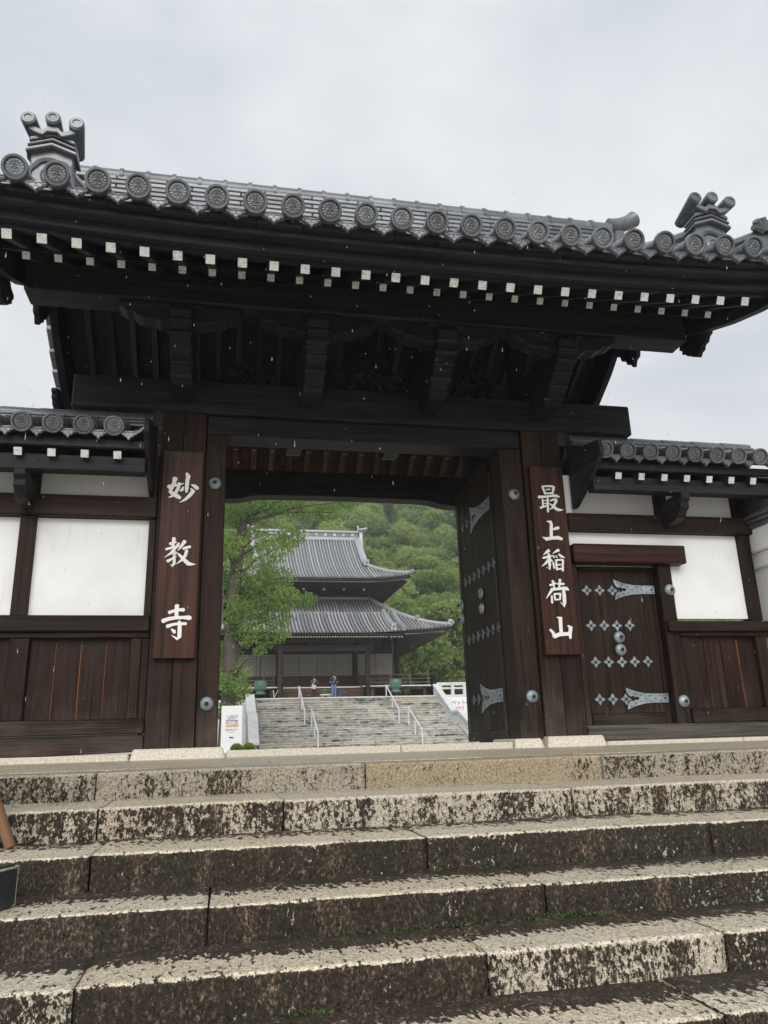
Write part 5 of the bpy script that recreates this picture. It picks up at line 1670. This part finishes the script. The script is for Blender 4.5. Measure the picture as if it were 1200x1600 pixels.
MB().add([(HX - LX + .15, LY0 + .15, 7.93), (HX + LX - .15, LY0 + .15, 7.93), (HX + 6.2, 60.9, 8.2), (HX - 6.2, 60.9, 8.2)], [(0, 1, 2, 3)]).build('soffit', W('hall', 1), hall)
for s in (-1, 1):
    MB().add([(HX + s * (LX - .15), LY0 + .15, 7.93), (HX + s * (LX - .15), 79, 7.93), (HX + s * 6.2, 75, 8.2), (HX + s * 6.2, 60.9, 8.2)], [(0, 1, 2, 3)]).build('soffit', W('hall', 1), hall)
mb = MB()
n = 108
for i in range(n):
    x = -LX + .4 + (2 * LX - .8) * i / (n - 1)
    c = lo_c(x)
    mb.box(HX + x - .055, HX + x + .055, LY0 + .24, LY0 + .28, 7.80 + c, 7.885 + c)
q = mb.build('rafter_ends', CAPWHITE, hall); q['kind'] = 'stuff'
MB().tube([(HX + x, LY0 + .05, 7.96 + lo_c(x)) for x in np.linspace(-LX, LX, 31)], [.10] * 31, 6).build('eave_board', W('hall', 0), hall)

# entrance canopy roof ----------------------------------------------------
CX, CY0, CY1, CZ0, CZ1 = 5.72, 54.4, 58.4, 7.62, 9.66
def ca(x, t): return (HX + x, CY0 + (CY1 - CY0) * t, CZ0 + (CZ1 - CZ0) * (.7 * t + .3 * t * t) + .16 * (abs(x) / CX) ** 4 * (1 - t))
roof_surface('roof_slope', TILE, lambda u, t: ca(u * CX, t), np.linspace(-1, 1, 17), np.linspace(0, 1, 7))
ribs('roof_tile_row', [[tuple(np.array(ca(x, u)) + (0, 0, .085)) for u in np.linspace(0, 1, 7)] for x in np.arange(-CX + .1, CX, .26)], .074)
hb('roof_step', HX - CX, HX + CX, CY1 - .1, CY1 + .3, CZ1 - .25, CZ1 + .06, TILE, .03)
hb('eave_board', HX - CX - .05, HX + CX + .05, CY0 + .02, CY0 + .22, CZ0 - .16, CZ0 - .03, 'hall', .02)
MB().add([(HX - CX + .05, CY0 + .2, CZ0 - .17), (HX + CX - .05, CY0 + .2, CZ0 - .17), (HX + CX - .05, CY1 + 2, 8.3), (HX - CX + .05, CY1 + 2, 8.3)], [(0, 1, 2, 3)]).build('soffit', W('hall', 1), hall)
mb = MB()
n = 58
for i in range(n):
    x = -CX + .2 + (2 * CX - .4) * i / (n - 1)
    mb.box(HX + x - .055, HX + x + .055, CY0 + .24, CY0 + .28, CZ0 - .29, CZ0 - .20)
q = mb.build('rafter_ends', CAPWHITE, hall); q['kind'] = 'stuff'
for s in (-1, 1):
    c = [tuple(np.array(ca(s * (CX - .05), u)) + (0, 0, .15)) for u in np.linspace(0, 1, 6)]
    MB().tube(c, [.17] * 6, 8).build('canopy_ridge', TILE_FAR, hall, smooth=True)
    c = [tuple(np.array(ca(s * (CX - .75), u)) + (0, 0, .20)) for u in np.linspace(.1, 1, 6)]
    MB().tube(c, [.20] * 6, 8).build('canopy_ridge', TILE_FAR, hall, smooth=True)
    small_end_tile(HX + s * (CX - .75), CY0 + .35, CZ0 + .42, .9)
    small_end_tile(HX + s * (CX - .05), CY0 + .1, CZ0 + .30, .6)
    MB().prism([(CY0 + .05, CZ0 - .12), (CY0 + .05, CZ0 + .02), (CY1, CZ1 + .0), (CY1, CZ1 - .35)], 'x', HX + s * CX - .06, HX + s * CX + .06).build('bargeboard', W('hall', 1), hall)
for x in (2.13, 11.3):
    MB().tube([(x, 52.9 if x < 5 else 53.2, TZ + 1.1), (x, 52.9 if x < 5 else 53.2, 6.9), (x, 54.5, 7.42)], .045, 8).build('rain_pipe', W('hall', 2), hall, smooth=True)

# ------------------------------------------------------------------ things and people on the terrace
tb = thing('stone_table', (6.36, 51.45, TZ), 'low cream stone table with rounded top between the two visitors', 'table')
MB().lathe([(0, TZ + .20), (.34, TZ + .20), (.40, TZ + .25), (.38, TZ + .31), (0, TZ + .33)], 24, (6.36, 51.45, 0)).build('top', PADSTONE, tb, smooth=True, angle=50)
for dx in (-.22, .22):
    bx('leg', tb, 6.36 + dx - .06, 6.36 + dx + .06, 51.35, 51.55, TZ, TZ + .22, PADSTONE, .01)
ib = thing('incense_burner', (6.33, 51.95, TZ), 'grey bronze incense bowl on a foot behind the stone table', 'incense burner')
MB().lathe([(0, TZ), (.16, TZ), (.12, TZ + .25), (.10, TZ + .36), (.22, TZ + .46), (.30, TZ + .58), (.30, TZ + .66), (.26, TZ + .66), (.2, TZ + .56), (0, TZ + .54)], 24, (6.33, 51.95, 0)).build('bowl', BRONZE, ib, smooth=True)
bxs = thing('offering_box', (5.22, 51.5, TZ), 'small dark slatted box with a red lid beside the visitor in grey', 'box')
bx('box_body', bxs, 5.02, 5.42, 51.35, 51.65, TZ, TZ + .22, IRONDARK, .01)
bx('lid', bxs, 5.12, 5.34, 51.38, 51.62, TZ + .222, TZ + .30, simple('red_lacquer', (.30, .03, .03), .5), .01)
br = thing('folding_barrier', (3.05, 51.3, TZ), 'yellow and dark folding barrier leaning near the left canopy column', 'barrier')
beam('pole', (2.93, 51.3, TZ), (3.25, 51.3, TZ + .62), .05, .04, YELLOW, br)
beam('pole', (3.02, 51.36, TZ), (2.94, 51.36, TZ + .62), .04, .04, CAPWHITE, br)
beam('pole', (3.28, 51.34, TZ), (3.26, 51.34, TZ + .50), .04, .04, INK, br)

um = thing('umbrella', (7.5, 51.3, TZ), 'open navy umbrella lying on the terrace beside the visitor in jeans', 'umbrella')
ax = Vector((.80, -.25, .50)).normalized()
e1 = ax.cross(Vector((0, 1, 0))).normalized()
e2 = ax.cross(e1)
c0 = Vector((7.32, 51.35, TZ + .22))
mb = MB()
NP, NR = 8, 5
tip = c0 + ax * .34
mb.v.append(tuple(tip))
for i in range(1, NR + 1):
    for k in range(NP * 2):
        a = math.pi * k / NP
        r = .48 * i / NR * (1 if k % 2 == 0 else .955)
        h = .34 * math.cos(i / NR * 1.35) ** .8
        mb.v.append(tuple(c0 + ax * h + (e1 * math.cos(a) + e2 * math.sin(a)) * r))
n = NP * 2
for k in range(n):
    mb.f.append((0, 1 + k, 1 + (k + 1) % n))
for i in range(NR - 1):
    for k in range(n):
        mb.f.append((1 + i * n + k, 1 + (i + 1) * n + k, 1 + (i + 1) * n + (k + 1) % n, 1 + i * n + (k + 1) % n))
cn = mb.build('canopy', NAVY, um, smooth=True)
sf = cn.modifiers.new('thick', 'SOLIDIFY'); sf.thickness = .006
MB().tube([tip + ax * .06, c0 - ax * .42], .010, 6).build('shaft', STEEL, um)
hp = [c0 - ax * .42 + (-ax * math.sin(a) * .05 + Vector((0, 0, -1)) * (1 - math.cos(a)) * .045) for a in np.linspace(0, math.pi, 8)]
MB().tube(hp, .014, 6).build('handle', INK, um, smooth=True)

def skin(name, verts, edges, radii, m, parent, root=0, sub=2):
    me = bpy.data.meshes.new(name)
    me.from_pydata([tuple(v) for v in verts], edges, [])
    me.materials.append(m)
    o = link(name, me, parent)
    md = o.modifiers.new('skin', 'SKIN')
    md.use_smooth_shade = True
    for i, r in enumerate(radii):
        me.skin_vertices[0].data[i].radius = r if hasattr(r, '__len__') else (r, r)
        me.skin_vertices[0].data[i].use_root = (i == root)
    s = o.modifiers.new('sub', 'SUBSURF')
    s.levels = sub; s.render_levels = sub
    return o

SKIN = simple('skin', (.50, .30, .21), .55, 0, .06)
HAIR = simple('black_hair', (.012, .010, .010), .5, 0, .3)
SHOEW = simple('white_shoe', (.7, .7, .68), .5, 0, .05)
def person(x, y, H, label, top_mat, leg_mat, sleeves, bag_mat, strap_mat, coat, bag_side, turn=0.0, elbow=.55):
    """standing, seen from behind (facing +Y); built at H metres"""
    t = thing('person', (x, y, TZ + .01), label, 'person', 'visitors before the hall')
    t.rotation_euler = (0, 0, turn)
    s = H
    P = lambda a, b, c: (a * s, b * s, c * s)
    body = [P(0, 0, .53), P(0, .005, .60), P(0, .0, .70), P(0, -.005, .80), P(0, 0, .845), P(0, .010, .885),          # pelvis..neck, 0-5
            P(-.115, 0, .80), P(-.150, -.01, .64), P(-.115, .085, .545 + .06),                                            # left arm 6-8
            P(.115, 0, .80), P(.150, -.01, .64), P(.115, .085, .545 + .06),                                               # right arm 9-11
            P(-.055, 0, .50), P(-.058, .008, .285), P(-.060, -.012, .055),                                               # left leg 12-14
            P(.055, 0, .50), P(.058, .008, .285), P(.060, -.012, .055),                                                  # right leg 15-17
            P(0, .012, .935), P(0, .014, .968),                                                                          # head 18-19
            P(-.062, .062, .022), P(.062, .062, .022)]                                                                   # toes 20-21
    ed = [(0, 1), (1, 2), (2, 3), (3, 4), (4, 5), (3, 6), (6, 7), (7, 8), (3, 9), (9, 10), (10, 11), (0, 12), (12, 13), (13, 14), (0, 15), (15, 16), (16, 17), (5, 18), (18, 19), (14, 20), (17, 21)]
    rr = [.060, .055, .056, .052, .034, .030, .028, .024, .019, .028, .024, .019, .055, .038, .026, .055, .038, .026, .053, .050, .020, .020]
    skin('body', body, ed, [r * s for r in rr], SKIN, t)
    # hands: palm with five fingers each
    for sg, pi in ((-1, 8), (1, 11)):
        w = Vector(body[pi])
        hv, he, hr = [tuple(w), tuple(w + Vector((0, .022, .014)) * s)], [(0, 1)], [.016 * s, .017 * s]
        for f in range(5):
            off = Vector(((f - 2) * .008, .020 if f else .0, .010)) * s
            b0 = w + Vector((0, .022, .012)) * s + Vector(((f - 2) * .006, .004, 0)) * s
            b1 = b0 + off * .7
            b2 = b1 + Vector((0, .010, .016)) * s
            i0 = len(hv)
            hv += [tuple(b0), tuple(b1), tuple(b2)]
            he += [(1, i0), (i0, i0 + 1), (i0 + 1, i0 + 2)]
            hr += [.006 * s, .0055 * s, .0045 * s]
        skin('hand', hv, he, hr, SKIN, t, sub=1)
    # face: nose, ears, mouth on the far side
    fc = MB()
    fc.lathe([(0, .078 * s), (.010 * s, .062 * s), (.006 * s, .058 * s), (0, .058 * s)], 8, (0, 0, .930 * s), 'y')
    fc.build('nose', SKIN, None, smooth=True)
    nose = bpy.data.objects[-1] if False else None
    for o in list(COL.objects):
        if o.name.startswith('nose') and o.parent is None:
            o.parent = t
    for sx in (-1, 1):
        e = MB().lathe([(0, 0), (.014 * s, .003 * s), (.016 * s, .008 * s), (0, .010 * s)], 10, (sx * .052 * s - .005 * s, 0, 0), 'x')
        me = e.mesh('ear', SKIN, smooth=True)
        link('ear', me, t, (0, .012 * s, .932 * s))
    # hair cap
    hv = []
    mb = MB()
    pr = [(0, .062), (.032, .056), (.054, .036), (.062, .010), (.060, -.025), (.050, -.052), (0, -.054)]
    mb.lathe([(r * s, h * s) for r, h in pr], 16, (0, -.002 * s, .950 * s))
    mb.build('hair', HAIR, None, smooth=True)
    for o in list(COL.objects):
        if o.name.startswith('hair') and o.parent is None:
            o.parent = t
    # trousers
    tv = [body[0], body[12], body[13], P(-.060, -.012, .06), body[15], body[16], P(.060, -.012, .06), P(0, 0, .60)]
    skin('trousers', tv, [(0, 1), (1, 2), (2, 3), (0, 4), (4, 5), (5, 6), (0, 7)], [r * s for r in (.080, .062, .046, .038, .062, .046, .038, .078)], leg_mat, t)
    # top with sleeves
    lo = .43 if coat else .455
    tv = [P(0, 0, lo), P(0, .003, .60), body[2], body[3], P(0, 0, .835), body[6], body[7], body[8], body[9], body[10], body[11]]
    if sleeves == 'short':
        tv[7] = P(-.148, -.005, .66); tv[10] = P(.148, -.005, .66); tv[6] = P(-.135, -.006, .72); tv[9] = P(.135, -.006, .72)
    skin('top', tv, [(0, 1), (1, 2), (2, 3), (3, 4), (3, 5), (5, 6), (6, 7), (3, 8), (8, 9), (9, 10)], [r * s for r in ((.088 if coat else .084), .084, .088, .090, .056, .046, .040, .034, .046, .040, .034)], top_mat, t)
    # shoes
    for sx in (-1, 1):
        MB().prism([(-.035 * s, 0), (.075 * s, 0), (.078 * s, .018 * s), (.045 * s, .035 * s), (-.01 * s, .055 * s), (-.035 * s, .045 * s)], 'x', (sx * .060 - .024) * s, (sx * .060 + .024) * s).build('shoe', SHOEW, None, bev=.008 * s)
    for o in list(COL.objects):
        if o.name.startswith('shoe') and o.parent is None:
            o.parent = t
    # bag and strap (carried: things of their own)
    return t
GREYTOP = simple('charcoal_jacket', (.055, .052, .055), .8, 0, .2, 20)
BLKTROUS = simple('black_trousers', (.014, .014, .017), .7, 0, .2, 20)
NAVYT = simple('dark_navy_shirt', (.012, .016, .028), .7, 0, .2, 20)
JEANS = simple('blue_denim', (.10, .20, .36), .75, 0, .25, 25)
BAGG = simple('grey_bag', (.48, .48, .48), .6, 0, .1, 20)
BAGB = simple('dark_bag', (.05, .055, .065), .6, 0, .2, 20)
p1 = person(5.57, 51.2, 1.46, 'person in charcoal jacket and black trousers with a grey shoulder bag, seen from behind', GREYTOP, BLKTROUS, 'long', None, None, True, -1)
p2 = person(6.86, 51.2, 1.64, 'person in dark short-sleeved shirt and blue jeans with a dark sling bag, seen from behind', NAVYT, JEANS, 'short', None, None, False, 1)
def bag(x, y, zb, w, h, d, m, strap_pts, sm, label, tilt):
    t = thing('shoulder_bag', (x, y, zb), label, 'bag')
    o = link('pouch', MB().box(-w / 2, w / 2, -d / 2, d / 2, 0, h).mesh('pouch', m, bev=.03), t, (0, 0, 0), (0, tilt, 0))
    MB().tube(strap_pts, .014, 6).build('strap', sm, t, smooth=True)
z1 = TZ + .01
bag(5.50, 51.05, z1 + .62, .30, .26, .10, BAGG, [(5.40, 51.04, z1 + .84), (5.52, 51.045, z1 + 1.02), (5.63, 51.06, z1 + 1.22), (5.65, 51.2, z1 + 1.25)], CAPWHITE, 'light grey shoulder bag on the back of the visitor in charcoal', .25)
bag(6.86, 51.02, z1 + .98, .26, .17, .09, BAGB, [(6.75, 51.03, z1 + 1.02), (6.88, 51.03, z1 + 1.18), (6.95, 51.06, z1 + 1.36), (6.95, 51.2, z1 + 1.40)], CAPWHITE, 'dark sling bag with white strap on the back of the visitor in jeans', -.5)

# ------------------------------------------------------------------ information sign and clipped shrubs beyond the sill
sg = thing('information_sign', (.15, 22, YARD), 'white upright information sign with a small picture and a black arrow', 'sign')
bx('sign_body', sg, -.125, .435, 22.0, 22.06, YARD + .02, 1.10, SIGNWHITE, .006)
bx('foot', sg, -.08, .39, 21.9, 22.25, YARD, YARD + .03, STEEL, .005)
text('八大龍王堂', .066, GREYINK, sg, (-.01, 21.996, .80), .001)
text('（霊光殿）', .062, GREYINK, sg, (-.01, 21.996, .74), .001)
text('納骨申込中', .062, GREYINK, sg, (-.01, 21.996, .445), .001)
text('TEL 受付', .030, GREYINK, sg, (.09, 21.996, .39), .001)
pic = bx('picture', sg, -.012, .325, 21.992, 21.999, .547, .722, simple('picture_pale', (.62, .60, .66), .5), .001)
MB().prism([(-.01, .549), (.323, .549), (.323, .60), (.22, .615), (-.01, .565)], 'y', 21.988, 21.9915).build('picture_floor', simple('picture_orange', (.72, .40, .10), .5), pic)
MB().prism([(-.01, .720), (.323, .720), (.323, .695), (.16, .705), (-.01, .71)], 'y', 21.988, 21.9915).build('picture_roof', simple('picture_brown', (.20, .13, .15), .5), pic)
bx('picture_post', pic, .255, .275, 21.9885, 21.9918, .615, .697, simple('picture_red', (.40, .20, .16), .5), 0)
bx('picture_post', pic, .035, .043, 21.9885, 21.9918, .575, .706, simple('picture_red2', (.30, .18, .18), .5), 0)
MB().prism([(.092, .267), (.14, .297), (.14, .279), (.215, .279), (.215, .255), (.14, .255), (.14, .237)], 'y', 21.992, 21.9995).build('arrow', INK, sg)

def shrub(x, y, r, zc, label, seed):
    t = thing('clipped_shrub', (x, y, YARD), label, 'shrub', 'clipped shrubs before the sign')
    rr = np.random.default_rng(seed)
    n = 3800
    d = rr.normal(size=(n, 3)); d /= np.linalg.norm(d, axis=1)[:, None]
    d[:, 2] = np.abs(d[:, 2]) * 1.0 - .25
    d /= np.linalg.norm(d, axis=1)[:, None]
    p = d * (r * rr.uniform(.84, 1.03, n))[:, None] * (1, 1, .95) + np.array([x, y, zc])
    leaves('foliage', p, .013, LEAF_SHRUB, t, rr.uniform(.1, 1, n), .7, seed)
    MB().lathe([(0, zc - r * .5), (r * .75, zc - r * .45), (r * .86, zc), (r * .6, zc + r * .6), (0, zc + r * .84)], 16, (x, y, 0)).build('stems', HILLSOIL, t, smooth=True)
shrub(.285, 20.9, .158, -.045, 'round clipped yellow-green shrub, the left one before the white sign', 3)
shrub(.590, 20.9, .150, -.025, 'round clipped yellow-green shrub, the right one beside the white sign', 4)

# ------------------------------------------------------------------ big tree left of the stairs
def clump_points(cl, per_r3, seed, flat=.75):
    r = np.random.default_rng(seed)
    P, T = [], []
    for (x, y, z, rad) in cl:
        n = int(per_r3 * rad ** 2)
        d = r.normal(size=(n, 3)); d /= np.linalg.norm(d, axis=1)[:, None]
        q = d * (rad * r.uniform(.15, 1.0, n) ** .45)[:, None]
        # break the outline: pull into sprays
        k = vnoise(q[:, 0] * 3.1 / max(rad, .3) + x * 7, q[:, 1] * 3.1 / max(rad, .3) + y * 3, q[:, 2] * 3.1 / max(rad, .3) + z * 5, seed)
        keep = k > -.25
        q = q[keep] * (1 + .28 * k[keep])[:, None]
        q[:, 2] *= flat
        P.append(q + np.array([x, y, z]))
        T.append(np.clip(r.normal(r.uniform(.05, .95), .15, len(q)), 0, 1))
    return np.concatenate(P), np.concatenate(T)
BIG = [(-0.33, 36.37, 10.93, 1.12), (1.0, 37.11, 11.52, 1.2), (2.39, 36.69, 11.7, 1.18), (3.72, 37.25, 11.65, 0.96), (4.87, 37.3, 11.36, 0.72), (5.66, 35.96, 11.58, 0.58), (-0.33, 35.83, 9.19, 1.01), (0.96, 37.81, 9.89, 1.16), (2.09, 36.42, 9.14, 1.0), (2.85, 36.36, 9.78, 0.76), (-0.15, 38.19, 8.0, 1.05), (1.07, 36.93, 7.91, 1.19), (2.13, 37.81, 7.95, 1.04), (2.61, 36.94, 6.83, 0.89), (3.67, 37.33, 6.82, 0.6), (0.05, 36.16, 6.07, 0.99), (1.11, 37.32, 6.43, 1.08), (2.16, 37.88, 6.05, 0.92), (0.83, 37.06, 5.16, 0.9), (1.91, 37.58, 4.98, 0.67), (2.57, 37.41, 5.14, 0.42), (1.4, 35.95, 4.19, 0.35), (-0.13, 37.62, 4.33, 0.79), (0.49, 37.22, 3.33, 0.66), (-0.14, 36.52, 2.76, 0.71), (0.72, 35.87, 2.48, 0.46), (0.32, 37.88, 2.12, 0.49), (-0.25, 36.93, 1.65, 0.6), (-1.27, 37.53, 9.61, 1.51), (-1.47, 37.91, 6.51, 1.53), (-1.05, 37.51, 3.73, 1.21), (-1.06, 38.01, 12.08, 1.53), (1.11, 36.75, 13.09, 1.33), (3.44, 37.72, 13.36, 1.22)]  # clump centres and radii converted from image pixels at the trunk's depth
bt = thing('broadleaf_tree', (.1, 37.2, YARD), 'large bright green broadleaf tree left of the stairs before the hall', 'tree', None)
path = [(.05, 37.2, YARD), (.10, 37.2, 2.5), (.12, 37.15, 5.5), (.30, 37.1, 8.2), (.48, 37.1, 10.2), (.85, 37.1, 12.4), (1.1, 37.0, 13.6)]
MB().tube(path, [.42, .34, .31, .27, .22, .13, .05], 12).build('trunk', BARK, bt, smooth=True)
rt = random.Random(4)
for (x, y, z, r) in BIG:
    # limb from the trunk to each clump
    zt = max(1.0, min(12.0, z - rt.uniform(.6, 1.6)))
    tx = np.interp(zt, [p[2] for p in path], [p[0] for p in path])
    a = Vector((tx, 37.15, zt)); b = Vector((x, y, z))
    m1 = a.lerp(b, .5) + Vector((0, 0, .25))
    MB().tube([a, a.lerp(m1, .6), m1, b, b + (b - m1).normalized() * r * .5], [.10, .075, .055, .03, .012], 7).build('limb', BARK, bt, smooth=True)
P, T = clump_points(BIG, 1500, 11, .72)
leaves('crown', P, .060, LEAF_NEAR, bt, T, .75, 12)

# ------------------------------------------------------------------ wooded hill
def hill_z(x, y):
    return TZ - .1 + max(0.0, y - 76) * .455 + 2.2 * float(vnoise(np.array(x / 31.0), np.array(y / 27.0), np.array(0.0), 5)) * min(1, max(0, (y - 76) / 30))
mb = MB()
gx, gy = np.linspace(-140, 220, 46), np.linspace(73.5, 270, 30)
for yy in gy:
    for xx in gx:
        mb.v.append((xx, yy, hill_z(xx, yy)))
for j in range(len(gy) - 1):
    for i in range(len(gx) - 1):
        k = j * len(gx) + i
        mb.f.append((k, k + 1, k + len(gx) + 1, k + len(gx)))
tag(mb.build('hill', HILLSOIL, None, smooth=True), 'steep wooded hill behind the hall', None, None, 'structure')

def tree_kind(seed, H, R, ncl, per, leaf, conical=0.0):
    r = random.Random(seed)
    cl = []
    for _ in range(ncl):
        u = r.random()
        zz = H * (.28 + .70 * u)
        rr = R * math.sin(math.pi * min(1, max(.12, (1.08 - u)))) ** .7 * (1 - conical * u)
        a, q = r.uniform(0, 2 * math.pi), math.sqrt(r.random())
        cl.append((rr * q * math.cos(a), rr * q * math.sin(a), zz, R * r.uniform(.30, .52)))
    P, T = clump_points(cl, per, seed, .72)
    tmp = leaves('crown', P, leaf, LEAF_HILL, None, T, .72, seed)
    crown = tmp.data
    bpy.data.objects.remove(tmp)
    mb = MB().tube([(0, 0, -1.5), (.05 * R, 0, H * .3), (0, .06 * R, H * .6), (.05 * R, 0, H * .9)], [.05 * R + .1, .04 * R + .08, .03 * R + .05, .03], 7)
    for (x, y, z, q) in cl[:9]:
        mb.tube([(0, 0, max(.5, z - H * .22)), (x * .5, y * .5, z - H * .08), (x, y, z)], [.09, .06, .02], 5)
    return mb.mesh('trunk', BARK, smooth=True), crown
KINDS = [(tree_kind(21, 9.5, 4.2, 26, 330, .185), 'mid green broadleaf tree with a rounded billowing crown on the wooded hill'),
         (tree_kind(22, 11.5, 3.9, 28, 330, .18), 'tall mid green broadleaf tree with a loose crown on the wooded hill'),
         (tree_kind(23, 8.0, 4.6, 24, 330, .19), 'low spreading broadleaf tree with a broad crown on the wooded hill'),
         (tree_kind(24, 12.5, 3.2, 26, 350, .165, .55), 'narrow dark tree with a tapering crown on the wooded hill')]
rt = random.Random(9)
yy = 78.0
nt_ = 0
while yy < 232:
    sp = 5.0 + (yy - 78) * .026
    x = -.17 * yy + rt.uniform(0, sp)
    while x < .44 * yy:
        y = yy + rt.uniform(-2.0, 2.0)
        k = rt.choices((0, 1, 2, 3), (5, 4, 3, 2))[0]
        (tm, cm), lab = KINDS[k]
        t = thing('hill_tree', (x, y, hill_z(x, y) - .2), lab, 'tree', 'trees on the hill, ' + ('rounded', 'tall', 'spreading', 'narrow')[k])
        s = rt.uniform(.8, 1.3) * (1.0 if yy < 120 else 1.1)
        t.scale = (s, s, s * rt.uniform(.9, 1.15))
        t.rotation_euler = (0, 0, rt.uniform(0, 6.28))
        link('trunk', tm, t)
        link('crown', cm, t)
        nt_ += 1
        x += sp * 1.08 * rt.uniform(.75, 1.25)
    yy += sp * 1.05
# the rest of the wood, to both sides, reads as one mass
rr = np.random.default_rng(77)
fx, fy = rr.uniform(-135, 215, 900), rr.uniform(80, 262, 900)
k_ = (fx < -.19 * fy) | (fx > .46 * fy) | (fy > 232)
cl = [(x, y, hill_z(x, y) + 4.5, 4.6) for x, y in zip(fx[k_], fy[k_])]
P, T = clump_points(cl, 9, 5, .9)
tag(leaves('far_wood', P, .62, LEAF_HILL, None, T, .75, 6), 'dense green wood covering the flanks of the hill', None, None, 'stuff')
print('hill trees', nt_)

# ------------------------------------------------------------------ air and rain
hz, nt, b = None, None, None
m = bpy.data.materials.new('humid_air')
m.use_nodes = True
nt = m.node_tree
nt.nodes.clear()
out = nt.nodes.new('ShaderNodeOutputMaterial')
pv = nt.nodes.new('ShaderNodeVolumePrincipled')
pv.inputs['Color'].default_value = (.97, .98, .985, 1)
pv.inputs['Density'].default_value = 0.0011
pv.inputs['Anisotropy'].default_value = 0.2
nt.links.new(pv.outputs[0], out.inputs['Volume'])
HAZE = True
if HAZE:
    h = MB().box(-405, 405, -305, 310, -2.6, 125).build('haze', m)
    tag(h, 'thin humid haze over the hillside', None, None, 'stuff')

RAIN, _nt, _b = new_mat('rain_water')
_b.inputs['Base Color'].default_value = (1, 1, 1, 1)
_b.inputs['Roughness'].default_value = 0.05
_b.inputs['IOR'].default_value = 1.33
_b.inputs['Transmission Weight'].default_value = 1.0
mb = MB()
rt = random.Random(31)
for _ in range(650):
    y = rt.uniform(1.2, 5.25)
    x = y * rt.uniform(-.42, .95)
    z = rt.uniform(-1.0, 1.0) * .3 + y * rt.uniform(-.22, .85)
    r = rt.uniform(.0005, .0010)
    l = r * rt.uniform(4.0, 9.0)
    o = len(mb.v)
    mb.v += [(x, y, z + l)] + [(x + r * math.cos(a), y + r * math.sin(a), z - l * .35) for a in (0, 1.571, 3.142, 4.712)] + [(x, y, z - l)]
    for k in range(4):
        mb.f += [(o, o + 1 + k, o + 1 + (k + 1) % 4), (o + 5, o + 1 + (k + 1) % 4, o + 1 + k)]
me = bpy.data.meshes.new('falling_rain')
me.from_pydata(mb.v, [], mb.f)
me.polygons.foreach_set('use_smooth', [True] * len(me.polygons))
me.materials.append(RAIN)
tag(link('falling_rain', me), 'fine raindrops falling before the eaves', None, None, 'stuff')
